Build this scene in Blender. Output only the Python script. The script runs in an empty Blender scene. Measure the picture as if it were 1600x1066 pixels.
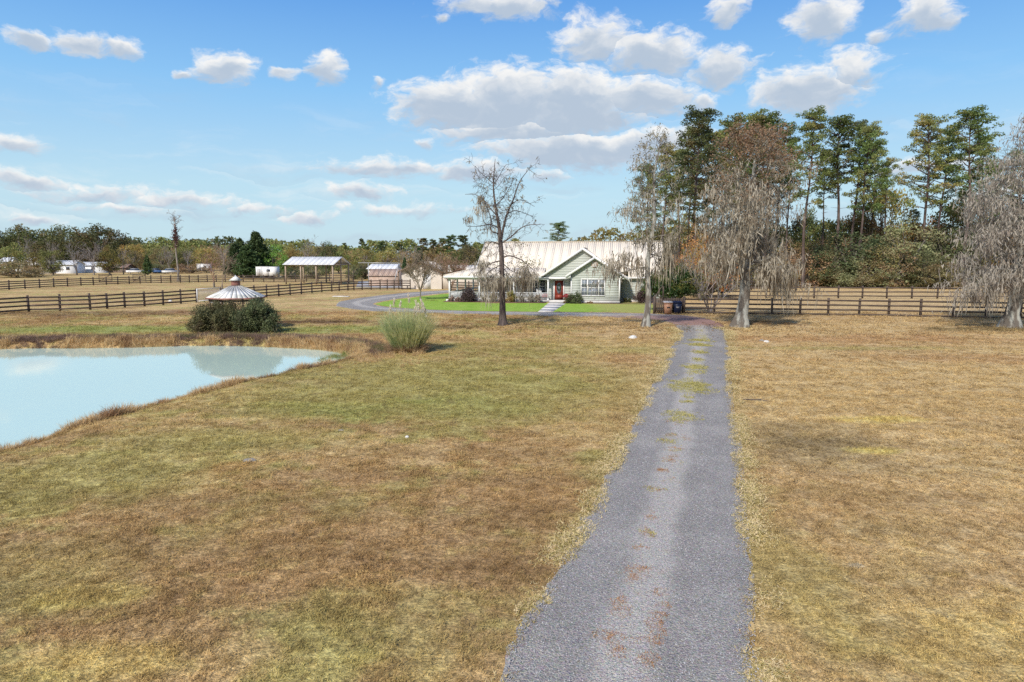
import bpy, math, random
import numpy as np
from mathutils import Vector
R = math.radians
rng = np.random.default_rng(7)
random.seed(7)
S = bpy.context.scene
COL = S.collection

# ------------------------------------------------------------------ camera
CAM_H = 4.8
PITCH = math.atan(132/1067)
cd = bpy.data.cameras.new('camera'); cam = bpy.data.objects.new('camera', cd); COL.objects.link(cam)
cam.location = (0, 0, CAM_H); cam.rotation_euler = (math.pi/2-PITCH, 0, 0)
cd.sensor_width = 36; cd.lens = 24.0; cd.clip_end = 9000; cd.clip_start = 0.1
S.camera = cam
# ------------------------------------------------------------------ light
SUN_EL, SUN_AZ = R(40), R(208)      # azimuth clockwise from +Y: behind the camera, to the left
sdir = Vector((math.sin(SUN_AZ)*math.cos(SUN_EL), math.cos(SUN_AZ)*math.cos(SUN_EL), math.sin(SUN_EL)))
ld = bpy.data.lights.new('sun', 'SUN'); ld.energy = 3.7; ld.angle = R(4); ld.color = (1, .95, .88)
lo = bpy.data.objects.new('sun', ld); COL.objects.link(lo)
lo.rotation_euler = (-sdir).to_track_quat('-Z', 'Y').to_euler()
S.view_settings.view_transform = 'Standard'; S.view_settings.look = 'None'
S.view_settings.exposure = 0.46; S.view_settings.gamma = 1
S.view_settings.use_curve_mapping = False
S.cycles.use_denoising = False; S.cycles.sample_clamp_direct = 6; S.cycles.sample_clamp_indirect = 4; S.cycles.max_bounces = 6; S.cycles.diffuse_bounces = 3; S.cycles.glossy_bounces = 3; S.cycles.transparent_max_bounces = 4

def nd(nt, typ, **kw):
    n = nt.nodes.new(typ)
    for k, v in kw.items(): setattr(n, k, v)
    return n
def lk(nt, a, b): nt.links.new(a, b)
def mth(nt, op, a, b=None, c=None, clamp=False):
    n = nt.nodes.new('ShaderNodeMath'); n.operation = op; n.use_clamp = clamp
    for i, v in enumerate((a, b, c)):
        if v is None: continue
        if isinstance(v, (int, float)): n.inputs[i].default_value = v
        else: nt.links.new(v, n.inputs[i])
    return n.outputs[0]
def vmth(nt, op, a, b=None, c=None, out=0):
    n = nt.nodes.new('ShaderNodeVectorMath'); n.operation = op
    for i, v in enumerate((a, b, c)):
        if v is None: continue
        if isinstance(v, (tuple, list)): n.inputs[i].default_value = v
        else: nt.links.new(v, n.inputs[i])
    return n.outputs[out]
def mixc(nt, f, a, b, mode='MIX'):
    n = nt.nodes.new('ShaderNodeMix'); n.data_type = 'RGBA'; n.blend_type = mode; n.clamp_factor = True
    for i, v in ((0, f), (6, a), (7, b)):
        if isinstance(v, (int, float)): n.inputs[i].default_value = v
        elif isinstance(v, (tuple, list)): n.inputs[i].default_value = (*v, 1) if len(v) == 3 else v
        else: nt.links.new(v, n.inputs[i])
    return n.outputs[2]
def noise(nt, vec, scale, detail=2, rough=.5, dist=0):
    n = nt.nodes.new('ShaderNodeTexNoise'); n.inputs['Scale'].default_value = scale
    n.inputs['Detail'].default_value = detail; n.inputs['Roughness'].default_value = rough
    n.inputs['Distortion'].default_value = dist
    if vec is not None: nt.links.new(vec, n.inputs['Vector'])
    return n.outputs['Fac']
def remap(nt, v, a, b, c=0.0, d=1.0, smooth=True):
    n = nt.nodes.new('ShaderNodeMapRange'); n.interpolation_type = 'SMOOTHSTEP' if smooth else 'LINEAR'
    for i, x in enumerate((a, b, c, d)): n.inputs[i+1].default_value = x
    nt.links.new(v, n.inputs[0]); return n.outputs[0]

# ------------------------------------------------------------------ pixel (1600 px photo) <-> world
def ray(x, y):
    c, s = math.cos(PITCH), math.sin(PITCH); a, b, f = x-800, 533-y, 1067
    return (a, f*c+b*s, -f*s+b*c)
def G(x, y, z=0.0):
    d = ray(x, y); t = (z-CAM_H)/d[2]; return Vector((d[0]*t, d[1]*t, z))
def PD(x, y, D):
    d = ray(x, y); t = D/d[1]; return Vector((d[0]*t, D, CAM_H+d[2]*t))

# ------------------------------------------------------------------ sky with clouds (world)
W = bpy.data.worlds.new('World'); S.world = W; W.use_nodes = True
nt = W.node_tree; nt.nodes.clear()
wo = nd(nt, 'ShaderNodeOutputWorld'); bg = nd(nt, 'ShaderNodeBackground'); lk(nt, bg.outputs[0], wo.inputs[0])
bg.inputs[1].default_value = 0.1
sky = nd(nt, 'ShaderNodeTexSky', sky_type='NISHITA'); sky.sun_disc = False
sky.sun_elevation = SUN_EL; sky.sun_rotation = SUN_AZ; sky.altitude = 0; sky.air_density = 1.0; sky.dust_density = 1.0; sky.ozone_density = 2.0
tc = nd(nt, 'ShaderNodeTexCoord')
sep = nd(nt, 'ShaderNodeSeparateXYZ'); lk(nt, tc.outputs['Generated'], sep.inputs[0])
az = mth(nt, 'ARCTAN2', sep.outputs[0], sep.outputs[1])
hl = mth(nt, 'SQRT', mth(nt, 'ADD', mth(nt, 'MULTIPLY', sep.outputs[0], sep.outputs[0]), mth(nt, 'MULTIPLY', sep.outputs[1], sep.outputs[1])))
el = mth(nt, 'ARCTAN2', sep.outputs[2], hl)
cmb = nd(nt, 'ShaderNodeCombineXYZ'); lk(nt, az, cmb.inputs[0]); lk(nt, el, cmb.inputs[1])
ang = cmb.outputs[0]
# small distortion of the lookup so that outlines billow
def nvec(scale, detail, amp):
    n = nt.nodes.new('ShaderNodeTexNoise'); n.inputs['Scale'].default_value = scale; n.inputs['Detail'].default_value = detail
    n.inputs['Roughness'].default_value = .58
    m = vmth(nt, 'MULTIPLY', ang, (1, 1.6, 1)); lk(nt, m, n.inputs['Vector'])
    return vmth(nt, 'MULTIPLY', vmth(nt, 'SUBTRACT', n.outputs['Color'], (.5, .5, .5)), (amp, amp*.55, 0))
angd = vmth(nt, 'ADD', ang, nvec(10, 5, .085))
CL = [  # x, y, half width, half height, weight (px of the photo)
 (50,60,36,15,1),(125,64,46,18,1),(185,70,32,17,1),(350,102,44,26,1),(300,108,18,9,.8),(507,106,34,28,1.1),(440,110,24,13,.8),(594,126,13,9,.7),
 (780,8,98,22,1),(693,28,14,10,.7),(705,162,88,46,1.35),(790,165,110,62,1.4),(900,162,125,64,1.4),(1005,150,82,36,1.2),(1088,155,32,22,.9),
 (800,200,130,32,1.1),(900,232,165,36,1.3),(1010,224,100,30,1.2),(930,62,65,36,1),(1020,80,85,40,1.1),(1120,104,66,34,1),
 (1140,18,30,22,1),(1283,30,46,36,1.1),(1445,24,54,34,1.1),(1375,56,18,12,.8),(1265,142,92,40,1.1),(1330,112,50,40,1),
 (620,262,125,18,.8),(740,268,80,17,1),(850,273,32,12,.9),(570,303,56,15,.9),(20,226,44,16,.9),(35,284,62,18,.85),(150,300,110,19,.62),
 (280,312,120,16,.6),(400,324,70,12,.5),(60,345,44,10,.8),(480,338,38,9,.7),(1440,256,90,14,.8),(670,222,18,9,.7),(190,325,90,10,.6),(640,330,120,9,.45),(1560,300,60,14,.7),
 (1800,160,150,40,1),(2050,60,120,50,1),(-200,120,120,30,1),(-300,280,200,20,1)]
dens = None; tt = None
for (x, y, hw, hh, wgt) in CL:
    a0 = math.atan2(x-800, 1067*math.cos(PITCH)+(533-y)*math.sin(PITCH))
    d = ray(x, y); e0 = math.atan2(d[2], math.hypot(d[0], d[1])); rr = math.hypot(math.hypot(*d[:2]), d[2])
    sa, se = math.hypot(d[0], d[1])/(hw*1.12), rr/(hh*1.05)
    q = vmth(nt, 'MULTIPLY_ADD', angd, (sa, se, 0), (-a0*sa, -e0*se, 0))
    ln = vmth(nt, 'LENGTH', q, out=1)
    dv = mth(nt, 'MULTIPLY', mth(nt, 'SUBTRACT', 1.0, ln), wgt)
    sq = nt.nodes.new('ShaderNodeSeparateXYZ'); lk(nt, q, sq.inputs[0])
    if dens is None: dens, tt = dv, sq.outputs[1]
    else:
        g = mth(nt, 'GREATER_THAN', dv, dens)
        mf = nt.nodes.new('ShaderNodeMix'); lk(nt, g, mf.inputs[0]); lk(nt, tt, mf.inputs[2]); lk(nt, sq.outputs[1], mf.inputs[3])
        tt = mf.outputs[0]; dens = mth(nt, 'MAXIMUM', dens, dv)
# beyond the frame the same kind of scattered cloud carries on
far = mth(nt, 'MAXIMUM', remap(nt, mth(nt, 'ABSOLUTE', az), .85, 1.1), remap(nt, el, .42, .55))
gen = noise(nt, vmth(nt, 'MULTIPLY', tc.outputs['Generated'], (1, 1, 2.2)), 3.2, 5, .55)
gend = mth(nt, 'MULTIPLY', mth(nt, 'SUBTRACT', gen, .53), 5.0)
dens = mth(nt, 'MAXIMUM', dens, mth(nt, 'SUBTRACT', mth(nt, 'MULTIPLY', gend, far), mth(nt, 'MULTIPLY', mth(nt, 'SUBTRACT', 1.0, far), 4.0)))
fine = noise(nt, vmth(nt, 'MULTIPLY', angd, (1, 1.9, 1)), 34, 7, .62)
dens2 = mth(nt, 'ADD', dens, mth(nt, 'MULTIPLY', mth(nt, 'SUBTRACT', fine, .5), 1.9))
alpha = remap(nt, dens2, -.10, .64)
# wispy veil low over the horizon
veil = mth(nt, 'MULTIPLY', remap(nt, noise(nt, vmth(nt, 'MULTIPLY', angd, (1, 6, 1)), 5, 5, .6), .45, .75), remap(nt, el, .0, .28, .55, .0))
alpha = mth(nt, 'MAXIMUM', mth(nt, 'MULTIPLY', alpha, .96), veil)
# cloud body: sunlit tops, grey flat undersides
shade = mth(nt, 'ADD', mth(nt, 'MULTIPLY', tt, .75), mth(nt, 'MULTIPLY', mth(nt, 'SUBTRACT', noise(nt, vmth(nt, 'MULTIPLY', angd, (1, 1.7, 1)), 26, 4, .55), .5), 1.5))
shade = mth(nt, 'SUBTRACT', shade, mth(nt, 'MULTIPLY', mth(nt, 'MAXIMUM', dens, 0.0), .75))
sh = remap(nt, shade, -.9, .35)
ccol = mixc(nt, sh, (3.5, 4.15, 5.0), (7.1, 7.0, 6.8))
# clear air: the sky texture, graded towards the saturated blue / pale cyan of the picture
skc = mixc(nt, 1.0, sky.outputs[0], (0.80, 1.0, 1.08), 'MULTIPLY')
grad = nd(nt, 'ShaderNodeValToRGB'); lk(nt, mth(nt, 'MULTIPLY', mth(nt, 'MAXIMUM', el, 0.0), 1/.8), grad.inputs[0])
cr = grad.color_ramp
for p, c in ((0, (4.3, 5.6, 6.2)), (.12, (3.8, 5.5, 6.5)), (.28, (2.0, 4.2, 6.8)), (.46, (.75, 2.4, 5.9)), (1, (.42, 1.3, 4.1))):
    e = cr.elements.new(p) if p not in (0, 1) else cr.elements[0 if p == 0 else -1]
    e.color = (*[k/10 for k in c], 1)
gsc = vmth(nt, 'SCALE', grad.outputs[0]); gsc.node.inputs['Scale'].default_value = 10
skm = mixc(nt, 0.9, skc, gsc)
low = mixc(nt, remap(nt, el, -.02, 0), (1.6, 1.5, 1.2), skm)
lk(nt, mixc(nt, alpha, low, ccol), bg.inputs[0])

# ------------------------------------------------------------------ mesh helpers
class Geo:
    def __init__(s): s.V = []; s.F3 = []; s.F4 = []; s.n = 0
    def add(s, V, F4=None, F3=None):
        V = np.asarray(V, float).reshape(-1, 3)
        if F4 is not None and len(F4): s.F4.append(np.asarray(F4, int).reshape(-1, 4)+s.n)
        if F3 is not None and len(F3): s.F3.append(np.asarray(F3, int).reshape(-1, 3)+s.n)
        s.V.append(V); s.n += len(V); return s
    def box(s, x0, x1, y0, y1, z0, z1):
        V = [(x0,y0,z0),(x1,y0,z0),(x1,y1,z0),(x0,y1,z0),(x0,y0,z1),(x1,y0,z1),(x1,y1,z1),(x0,y1,z1)]
        return s.add(V, [(0,3,2,1),(4,5,6,7),(0,1,5,4),(1,2,6,5),(2,3,7,6),(3,0,4,7)])
    def bar(s, p0, p1, w, h, up=(0, 0, 1)):
        p0, p1 = Vector(p0), Vector(p1); d = (p1-p0).normalized(); up = Vector(up)
        if abs(d.dot(up)) > .99: up = Vector((0, 1, 0))
        a = d.cross(up).normalized()*w/2; b = a.cross(d).normalized()*h/2
        V = [p+sa*a+sb*b for p in (p0, p1) for sa, sb in ((-1,-1),(1,-1),(1,1),(-1,1))]
        return s.add([tuple(v) for v in V], [(0,1,2,3),(7,6,5,4),(0,4,5,1),(1,5,6,2),(2,6,7,3),(3,7,4,0)])
    def segs(s, A, n=6):
        """A: rows p0(3) p1(3) r0 r1 -> prisms"""
        A = np.asarray(A, float)
        if not len(A): return s
        P0, P1, r0, r1 = A[:, :3], A[:, 3:6], A[:, 6], A[:, 7]
        d = P1-P0; d /= np.linalg.norm(d, axis=1)[:, None]+1e-9
        P1 = P1+d*(r1*.3)[:, None]
        ref = np.where(np.abs(d[:, 2:3]) > .93, np.array([[1., 0, 0]]), np.array([[0, 0, 1.]]))
        a = np.cross(d, ref); a /= np.linalg.norm(a, axis=1)[:, None]+1e-9; b = np.cross(a, d)
        t = np.arange(n)*2*np.pi/n; c, q = np.cos(t), np.sin(t)
        ring = a[:, None, :]*c[None, :, None]+b[:, None, :]*q[None, :, None]
        V = np.concatenate([P0[:, None]+ring*r0[:, None, None], P1[:, None]+ring*r1[:, None, None]], 1)
        k = np.arange(n); f = np.stack([k, (k+1) % n, (k+1) % n+n, k+n], 1)
        F = (f[None]+(np.arange(len(A))*2*n)[:, None, None]).reshape(-1, 4)
        return s.add(V.reshape(-1, 3), F)
    def lathe(s, prof, n=16, c=(0, 0, 0)):
        t = np.arange(n)*2*np.pi/n
        V = np.concatenate([np.stack([c[0]+r*np.cos(t), c[1]+r*np.sin(t), np.full(n, c[2]+z)], 1) for r, z in prof])
        F = [(i*n+k, i*n+(k+1) % n, (i+1)*n+(k+1) % n, (i+1)*n+k) for i in range(len(prof)-1) for k in range(n)]
        return s.add(V, F)
    def poly(s, pts):   # fan, convex planar
        n = len(pts)
        return s.add(pts, None, [(0, i, i+1) for i in range(1, n-1)])
    def prism(s, pts, off):   # closed solid: convex planar outline pushed along off
        n = len(pts); P = np.array([tuple(p) for p in pts], float); Q = P+np.array(off, float)
        F3 = [(0, i, i+1) for i in range(1, n-1)]+[(n, n+i+1, n+i) for i in range(1, n-1)]
        F4 = [(i, n+i, n+(i+1) % n, (i+1) % n) for i in range(n)]
        return s.add(np.concatenate([P, Q]), F4, F3)
    def leaves(s, C, size, r, flat=.0, up=None):
        N = len(C); sz = size*(.6+.8*r.random(N))[:, None]
        a = r.normal(size=(N, 3)); a[:, 2] *= (1-flat); a /= np.linalg.norm(a, axis=1)[:, None]
        b = r.normal(size=(N, 3)); b[:, 2] *= (1-flat); b -= a*np.sum(a*b, 1)[:, None]; b /= np.linalg.norm(b, axis=1)[:, None]+1e-9
        V = np.stack([C-a*sz*.5-b*sz*.28, C+a*sz*.6, C-a*sz*.35+b*sz*.42], 1)
        return s.add(V.reshape(-1, 3), None, np.arange(N*3).reshape(-1, 3))
    def strands(s, C, L, w, r, sway=.12, lev=5):
        """hanging ribbons, thick near the top, wispy at the end"""
        N = len(C); yaw = r.random(N)*6.283; side = np.stack([np.cos(yaw), np.sin(yaw), np.zeros(N)], 1)
        sw = r.normal(size=(N, 2))*sway; ph = r.random(N)*6.28; out = []
        for k in range(lev):
            t = k/(lev-1); ww = w*(.55+.75*math.sin(min(t*2.4, 1.57)))*(1-t**2.2)+.004*(t < 1)
            ctr = C.copy(); ctr[:, 2] -= L*t
            ctr[:, 0] += sw[:, 0]*t*L+.03*np.sin(ph+t*7); ctr[:, 1] += sw[:, 1]*t*L+.03*np.cos(ph+t*6)
            hw = (ww*(.7+.6*r.random(N)))[:, None]*.5
            out.append(ctr-side*hw); out.append(ctr+side*hw)
        V = np.stack(out, 1); b = (np.arange(N)*2*lev)[:, None]
        F = np.concatenate([np.stack([b[:, 0]+2*k, b[:, 0]+2*k+1, b[:, 0]+2*k+3, b[:, 0]+2*k+2], 1) for k in range(lev-1)])
        return s.add(V.reshape(-1, 3), F)
    def blades(s, P, D, L, w, r, droop=.3, lev=3):
        """grass blades from P along unit D with droop"""
        N = len(P); side = np.cross(D, np.array([0, 0, 1.])); side += r.normal(size=(N, 3))*.3; side /= np.linalg.norm(side, axis=1)[:, None]+1e-9
        out = []
        for k in range(lev):
            t = k/(lev-1); c = P+D*(L*t)[:, None]; c[:, 2] -= droop*L*t*t*(1-D[:, 2]*.6)
            hw = (w*(1-t**1.5)*.5+.0005)
            hw = np.full(N, hw) if np.isscalar(hw) else hw
            out += [c-side*hw[:, None], c+side*hw[:, None]]
        V = np.stack(out, 1); b = np.arange(N)*2*lev
        F = np.concatenate([np.stack([b+2*k, b+2*k+1, b+2*k+3, b+2*k+2], 1) for k in range(lev-1)])
        return s.add(V.reshape(-1, 3), F)
    def mesh(s, name, mat, smooth=False):
        me = bpy.data.meshes.new(name)
        V = np.concatenate(s.V) if s.V else np.zeros((0, 3))
        F3 = np.concatenate(s.F3) if s.F3 else np.zeros((0, 3), int); F4 = np.concatenate(s.F4) if s.F4 else np.zeros((0, 4), int)
        me.vertices.add(len(V)); me.vertices.foreach_set('co', V.ravel())
        nl = F3.size+F4.size; me.loops.add(nl); me.loops.foreach_set('vertex_index', np.concatenate([F3.ravel(), F4.ravel()]).astype(np.int32))
        me.polygons.add(len(F3)+len(F4))
        st = np.concatenate([np.arange(len(F3))*3, F3.size+np.arange(len(F4))*4]).astype(np.int32)
        me.polygons.foreach_set('loop_start', st)
        if smooth: me.polygons.foreach_set('use_smooth', np.ones(len(st), bool))
        me.update(calc_edges=True)
        if mat is not None: me.materials.append(mat)
        return me
    def build(s, name, mat, parent=None, smooth=False, stuff=False, loc=None):
        o = bpy.data.objects.new(name, s.mesh(name, mat, smooth)); COL.objects.link(o)
        if parent is not None: o.parent = parent
        if loc is not None: o.location = loc
        if stuff: o['kind'] = 'stuff'
        return o
def tag(o, label=None, cat=None, group=None, kind=None):
    if label: o['label'] = label
    if cat: o['category'] = cat
    if group: o['group'] = group
    if kind: o['kind'] = kind
    return o
def thing(name, loc, label, cat, group=None, rz=0.0, sc=1.0):
    o = bpy.data.objects.new(name, None); COL.objects.link(o); o.location = loc; o.rotation_euler = (0, 0, rz); o.scale = (sc, sc, sc) if np.isscalar(sc) else sc
    o.empty_display_size = .2
    return tag(o, label, cat, group)
def inst(name, me, parent, loc=(0, 0, 0), rz=0.0, sc=(1, 1, 1), rot=None):
    o = bpy.data.objects.new(name, me); COL.objects.link(o); o.parent = parent; o.location = loc
    o.rotation_euler = rot if rot is not None else (0, 0, rz); o.scale = sc
    return o

# ------------------------------------------------------------------ materials
def mat(name, c, rough=.8, c2=None, scale=3.0, detail=4, bump=0.0, bscale=None, metal=0.0, spec=.3, coord='Object', stretch=(1, 1, 1), lo_=.35, hi_=.65, trans=0.0, c3=None, s3=.6, vary=None):
    m = bpy.data.materials.new(name); m.use_nodes = True; nt = m.node_tree; b = nt.nodes['Principled BSDF']
    b.inputs['Roughness'].default_value = rough; b.inputs['Metallic'].default_value = metal
    b.inputs['Specular IOR Level'].default_value = spec
    if coord == 'World': vec = nd(nt, 'ShaderNodeNewGeometry').outputs['Position']
    else: vec = nd(nt, 'ShaderNodeTexCoord').outputs[coord]
    vec = vmth(nt, 'MULTIPLY', vec, stretch)
    if c2 is not None:
        col = mixc(nt, remap(nt, noise(nt, vec, scale, detail, .6), lo_, hi_), c, c2)
        if c3 is not None: col = mixc(nt, remap(nt, noise(nt, vec, s3, 3, .6), .5, .62), col, c3)
        if vary:
            rv = nd(nt, 'ShaderNodeObjectInfo').outputs['Random']; rv2 = mth(nt, 'FRACT', mth(nt, 'MULTIPLY', rv, 7.31))
            col = mixc(nt, 1.0, col, mixc(nt, rv, (.68, .70, .66), (1.38, 1.32, 1.25)), 'MULTIPLY'); col = mixc(nt, 1.0, col, mixc(nt, rv2, (1.16, .98, .92), (.86, 1.03, .96)), 'MULTIPLY')
        lk(nt, col, b.inputs['Base Color'])
    else:
        b.inputs['Base Color'].default_value = (*c, 1); col = None
    if bump:
        bn = nd(nt, 'ShaderNodeBump'); bn.inputs['Strength'].default_value = bump; bn.inputs['Distance'].default_value = .02
        lk(nt, noise(nt, vec, bscale or scale*4, 4, .6), bn.inputs['Height']); lk(nt, bn.outputs[0], b.inputs['Normal'])
    if trans:
        tr = nd(nt, 'ShaderNodeBsdfTranslucent'); mx = nd(nt, 'ShaderNodeMixShader'); mx.inputs[0].default_value = trans
        if col is not None: lk(nt, col, tr.inputs[0])
        else: tr.inputs[0].default_value = (*c, 1)
        lk(nt, b.outputs[0], mx.inputs[1]); lk(nt, tr.outputs[0], mx.inputs[2]); lk(nt, mx.outputs[0], nt.nodes['Material Output'].inputs[0])
    return m
def leafmat(name, c, c2, c3=None, scale=3.5, s3=.5, rough=.6):
    br = lambda q: None if q is None else tuple(min(.6, k*1.35) for k in q)
    c, c2, c3 = br(c), br(c2), br(c3)
    return mat(name, c, rough, c2, scale, 3, coord='World', trans=.32, c3=c3, s3=s3, spec=.25, vary=True)
M = {}
M['bark'] = mat('grey bark', (.13, .105, .085), .9, (.25, .22, .185), 5, bump=.6, stretch=(1, 1, .25))
M['bark_pale'] = mat('lichen bark', (.12, .10, .08), .9, (.36, .35, .30), 2.2, bump=.5, stretch=(1, 1, .35), lo_=.42, hi_=.58)
M['bark_dark'] = mat('dark bark', (.06, .045, .04), .9, (.13, .10, .085), 5, bump=.6, stretch=(1, 1, .25))
M['pinebark'] = mat('pine bark', (.06, .042, .035), .9, (.13, .095, .08), 4, bump=.5, stretch=(1, 1, .3))
M['twig_grey'] = mat('grey twigs', (.20, .17, .155), .9, (.30, .265, .25), 2, coord='World')
M['twig_red'] = mat('reddish twigs', (.22, .12, .08), .9, (.30, .19, .135), 2, coord='World')
M['twig_tan'] = mat('tan twigs', (.23, .165, .115), .9, (.31, .24, .18), 2, coord='World')
M['moss'] = mat('spanish moss', (.30, .26, .19), .95, (.49, .435, .34), 2.2, 4, coord='World', trans=.3, spec=.05, c3=(.20, .155, .105), s3=.9)
M['moss_mauve'] = mat('grey spanish moss', (.30, .265, .215), .95, (.46, .415, .345), 2.2, 4, coord='World', trans=.3, spec=.05, c3=(.27, .225, .185), s3=.9)
M['rust'] = leafmat('rusty needles', (.18, .115, .07), (.27, .195, .13), (.18, .16, .11), 2.2, .8)
M['pine'] = leafmat('pine needles', (.065, .09, .03), (.16, .19, .065), (.20, .18, .07), 2.2, .3)
M['pine_dk'] = leafmat('deep pine needles', (.05, .075, .035), (.12, .15, .065), (.15, .13, .06), 2.2, .3)
M['oak'] = leafmat('live oak leaves', (.050, .068, .028), (.12, .13, .05), (.13, .10, .05), 1.6, .22)
M['olive'] = leafmat('olive leaves', (.13, .135, .045), (.26, .245, .085), (.22, .16, .06), 2.0, .4)
M['thicket'] = leafmat('thicket leaves', (.12, .12, .06), (.24, .22, .12), (.20, .15, .09), 1.6, .35)
M['thicketbr'] = leafmat('russet thicket', (.17, .115, .07), (.29, .21, .13), (.24, .22, .09), 1.6, .35)
M['thicketdk'] = leafmat('dark thicket leaves', (.06, .075, .035), (.15, .155, .075), (.16, .13, .07), 1.6, .3)
M['brownleaf'] = leafmat('brown leaves', (.13, .085, .045), (.22, .16, .08), (.12, .12, .05), 2.0, .4)
M['orange'] = leafmat('orange leaves', (.34, .15, .055), (.42, .24, .09), (.24, .18, .06), 2.5, .5)
M['cedar'] = leafmat('cedar leaves', (.025, .05, .022), (.075, .11, .04), None, 2.0)
M['bright'] = leafmat('bright green leaves', (.085, .16, .03), (.22, .32, .07), None, 1.5)
M['magnolia'] = leafmat('glossy dark leaves', (.018, .045, .018), (.05, .10, .03), (.14, .16, .05), 4, 1.2, .35)
M['bush'] = leafmat('dusty olive leaves', (.07, .08, .04), (.21, .20, .10), (.12, .10, .06), 4, 1.3)
M['purple'] = leafmat('purple leaves', (.045, .025, .028), (.11, .065, .065), None, 6)
M['greyshrub'] = leafmat('grey brown shrub', (.16, .115, .10), (.27, .22, .19), (.12, .13, .07), 5)
M['mums'] = leafmat('crimson flowers', (.22, .008, .02), (.42, .02, .04), None, 9)
M['wood'] = mat('brown fence wood', (.055, .038, .03), .85, (.115, .085, .065), 3, stretch=(.3, 1, 4), coord='World', bump=.3)
M['post'] = mat('brown fence posts', (.06, .043, .033), .85, (.12, .088, .07), 4, stretch=(4, 4, .4), coord='World', bump=.3)
M['oldwood'] = mat('weathered timber', (.13, .085, .055), .85, (.23, .165, .11), 4, stretch=(3, 3, .4))
M['palewood'] = mat('pale timber', (.27, .20, .14), .85, (.40, .32, .24), 4, stretch=(3, 3, .4))
M['white'] = mat('white paint', (.74, .73, .71), .5, (.66, .65, .62), 1.5, coord='World')
M['trim'] = mat('white trim', (.78, .76, .73), .5, (.70, .68, .64), 1.2, coord='World')
M['siding'] = mat('sage siding', (.46, .475, .42), .6, (.49, .505, .45), .8, coord='World')
M['beige'] = mat('beige siding', (.42, .37, .27), .6, (.46, .41, .31), .8, coord='World')
M['roofm'] = mat('cream metal roof', (.74, .65, .52), .6, (.735, .645, .515), .5, 5, coord='World', spec=.3, c3=(.72, .63, .50), s3=1.1)
M['whiteroof'] = mat('white metal roof', (.74, .73, .70), .5, (.66, .65, .62), .5, coord='World', spec=.5)
M['glass'] = mat('window glass', (.10, .115, .13), .06, (.22, .24, .26), 1.2, spec=.8, coord='World')
M['glassd'] = mat('dark window glass', (.03, .035, .045), .06, (.07, .08, .10), 1.2, spec=.8, coord='World')
M['door'] = mat('red brown door', (.20, .035, .022), .4, (.24, .05, .03), 3)
M['dark'] = mat('dark matter', (.02, .02, .022), .6)
M['concrete'] = mat('concrete', (.50, .47, .43), .85, (.58, .55, .51), 2.5, bump=.2, coord='World')
M['bin_tan'] = mat('tan plastic', (.33, .17, .10), .5, (.37, .20, .12), 4)
M['bin_blue'] = mat('navy plastic', (.015, .022, .055), .45, (.02, .03, .07), 4)
M['lid'] = mat('pale grey plastic', (.42, .40, .38), .5)
M['rock'] = mat('grey rock', (.20, .18, .155), .9, (.32, .29, .25), 9, bump=.6)
M['rockw'] = mat('white rock', (.62, .60, .56), .8, (.48, .46, .42), 9, bump=.5)
M['brick'] = mat('reddish louvre wood', (.26, .11, .085), .8, (.33, .16, .12), 5)
M['gazroof'] = mat('weathered white shingles', (.70, .68, .62), .8, (.46, .45, .40), 1.6, 5, coord='Object', stretch=(1, 1, .5), lo_=.42, hi_=.62, bump=.3)
M['cream'] = mat('cream metal wall', (.62, .55, .46), .55, (.56, .49, .41), .7, coord='World')
M['rustred'] = mat('rusty red metal', (.36, .25, .185), .8, (.43, .32, .25), .9, coord='World')
M['metal'] = mat('galvanised steel', (.45, .45, .44), .4, (.38, .38, .37), 4, metal=.3)
M['redpaint'] = mat('red paint', (.45, .03, .03), .5)
M['bluepaint'] = mat('blue paint', (.05, .11, .25), .5)
M['tyre'] = mat('black rubber', (.02, .02, .02), .8)

# ------------------------------------------------------------------ outlines in plan
def resamp(P, n):
    P = np.array([tuple(p)[:2] for p in P], float); s = np.r_[0, np.cumsum(np.hypot(*np.diff(P, axis=0).T))]
    t = np.linspace(0, s[-1], n); return np.stack([np.interp(t, s, P[:, 0]), np.interp(t, s, P[:, 1])], 1)
def smoothp(P, k=2):
    P = np.array(P, float)
    for _ in range(k):
        Q = P.copy(); Q[1:-1] = (P[:-2]+2*P[1:-1]+P[2:])/4; P = Q
    return P
def sdist(X, Y, poly):
    """signed distance to closed polygon, negative inside"""
    poly = np.array([tuple(p)[:2] for p in poly]); P = np.stack([X, Y], -1).reshape(-1, 2); d = np.full(len(P), 1e9); ins = np.zeros(len(P), bool)
    for i in range(len(poly)):
        a, b = poly[i], poly[(i+1) % len(poly)]; e = b-a
        t = np.clip(((P-a)@e)/(e@e+1e-12), 0, 1); q = P-a-t[:, None]*e; d = np.minimum(d, np.hypot(q[:, 0], q[:, 1]))
        c = ((a[1] > P[:, 1]) != (b[1] > P[:, 1])); xx = a[0]+(P[:, 1]-a[1])/(b[1]-a[1]+1e-12)*(b[0]-a[0]); ins ^= c & (P[:, 0] < xx)
    return (np.where(ins, -d, d)).reshape(np.shape(X))
WZ = -.38
pond = [tuple(G(x, y, WZ))[:2] for x, y in ((0,712),(60,692),(120,673),(180,655),(240,640),(300,622),(360,608),(420,594),(480,581),(530,570),(552,562),(545,556),(520,549),(480,546),(440,544),(400,543),(340,540),(300,541),(220,544),(150,545),(75,545),(0,546))]
pond += [(-36,36.5),(-48,34),(-55,22),(-46,10),(-27,6.5),(-17,9)]
pond = smoothp(np.array(pond), 1)
pondR = resamp(list(pond)+[pond[0]], 140)[:-1]
dl = [(783,1062),(807,985),(849,933),(883,865),(917,813),(952,734),(970,697),(996,657),(1010,620),(1025,590),(1036,572),(1047,547),(1056,532),(1060,519)]
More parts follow.
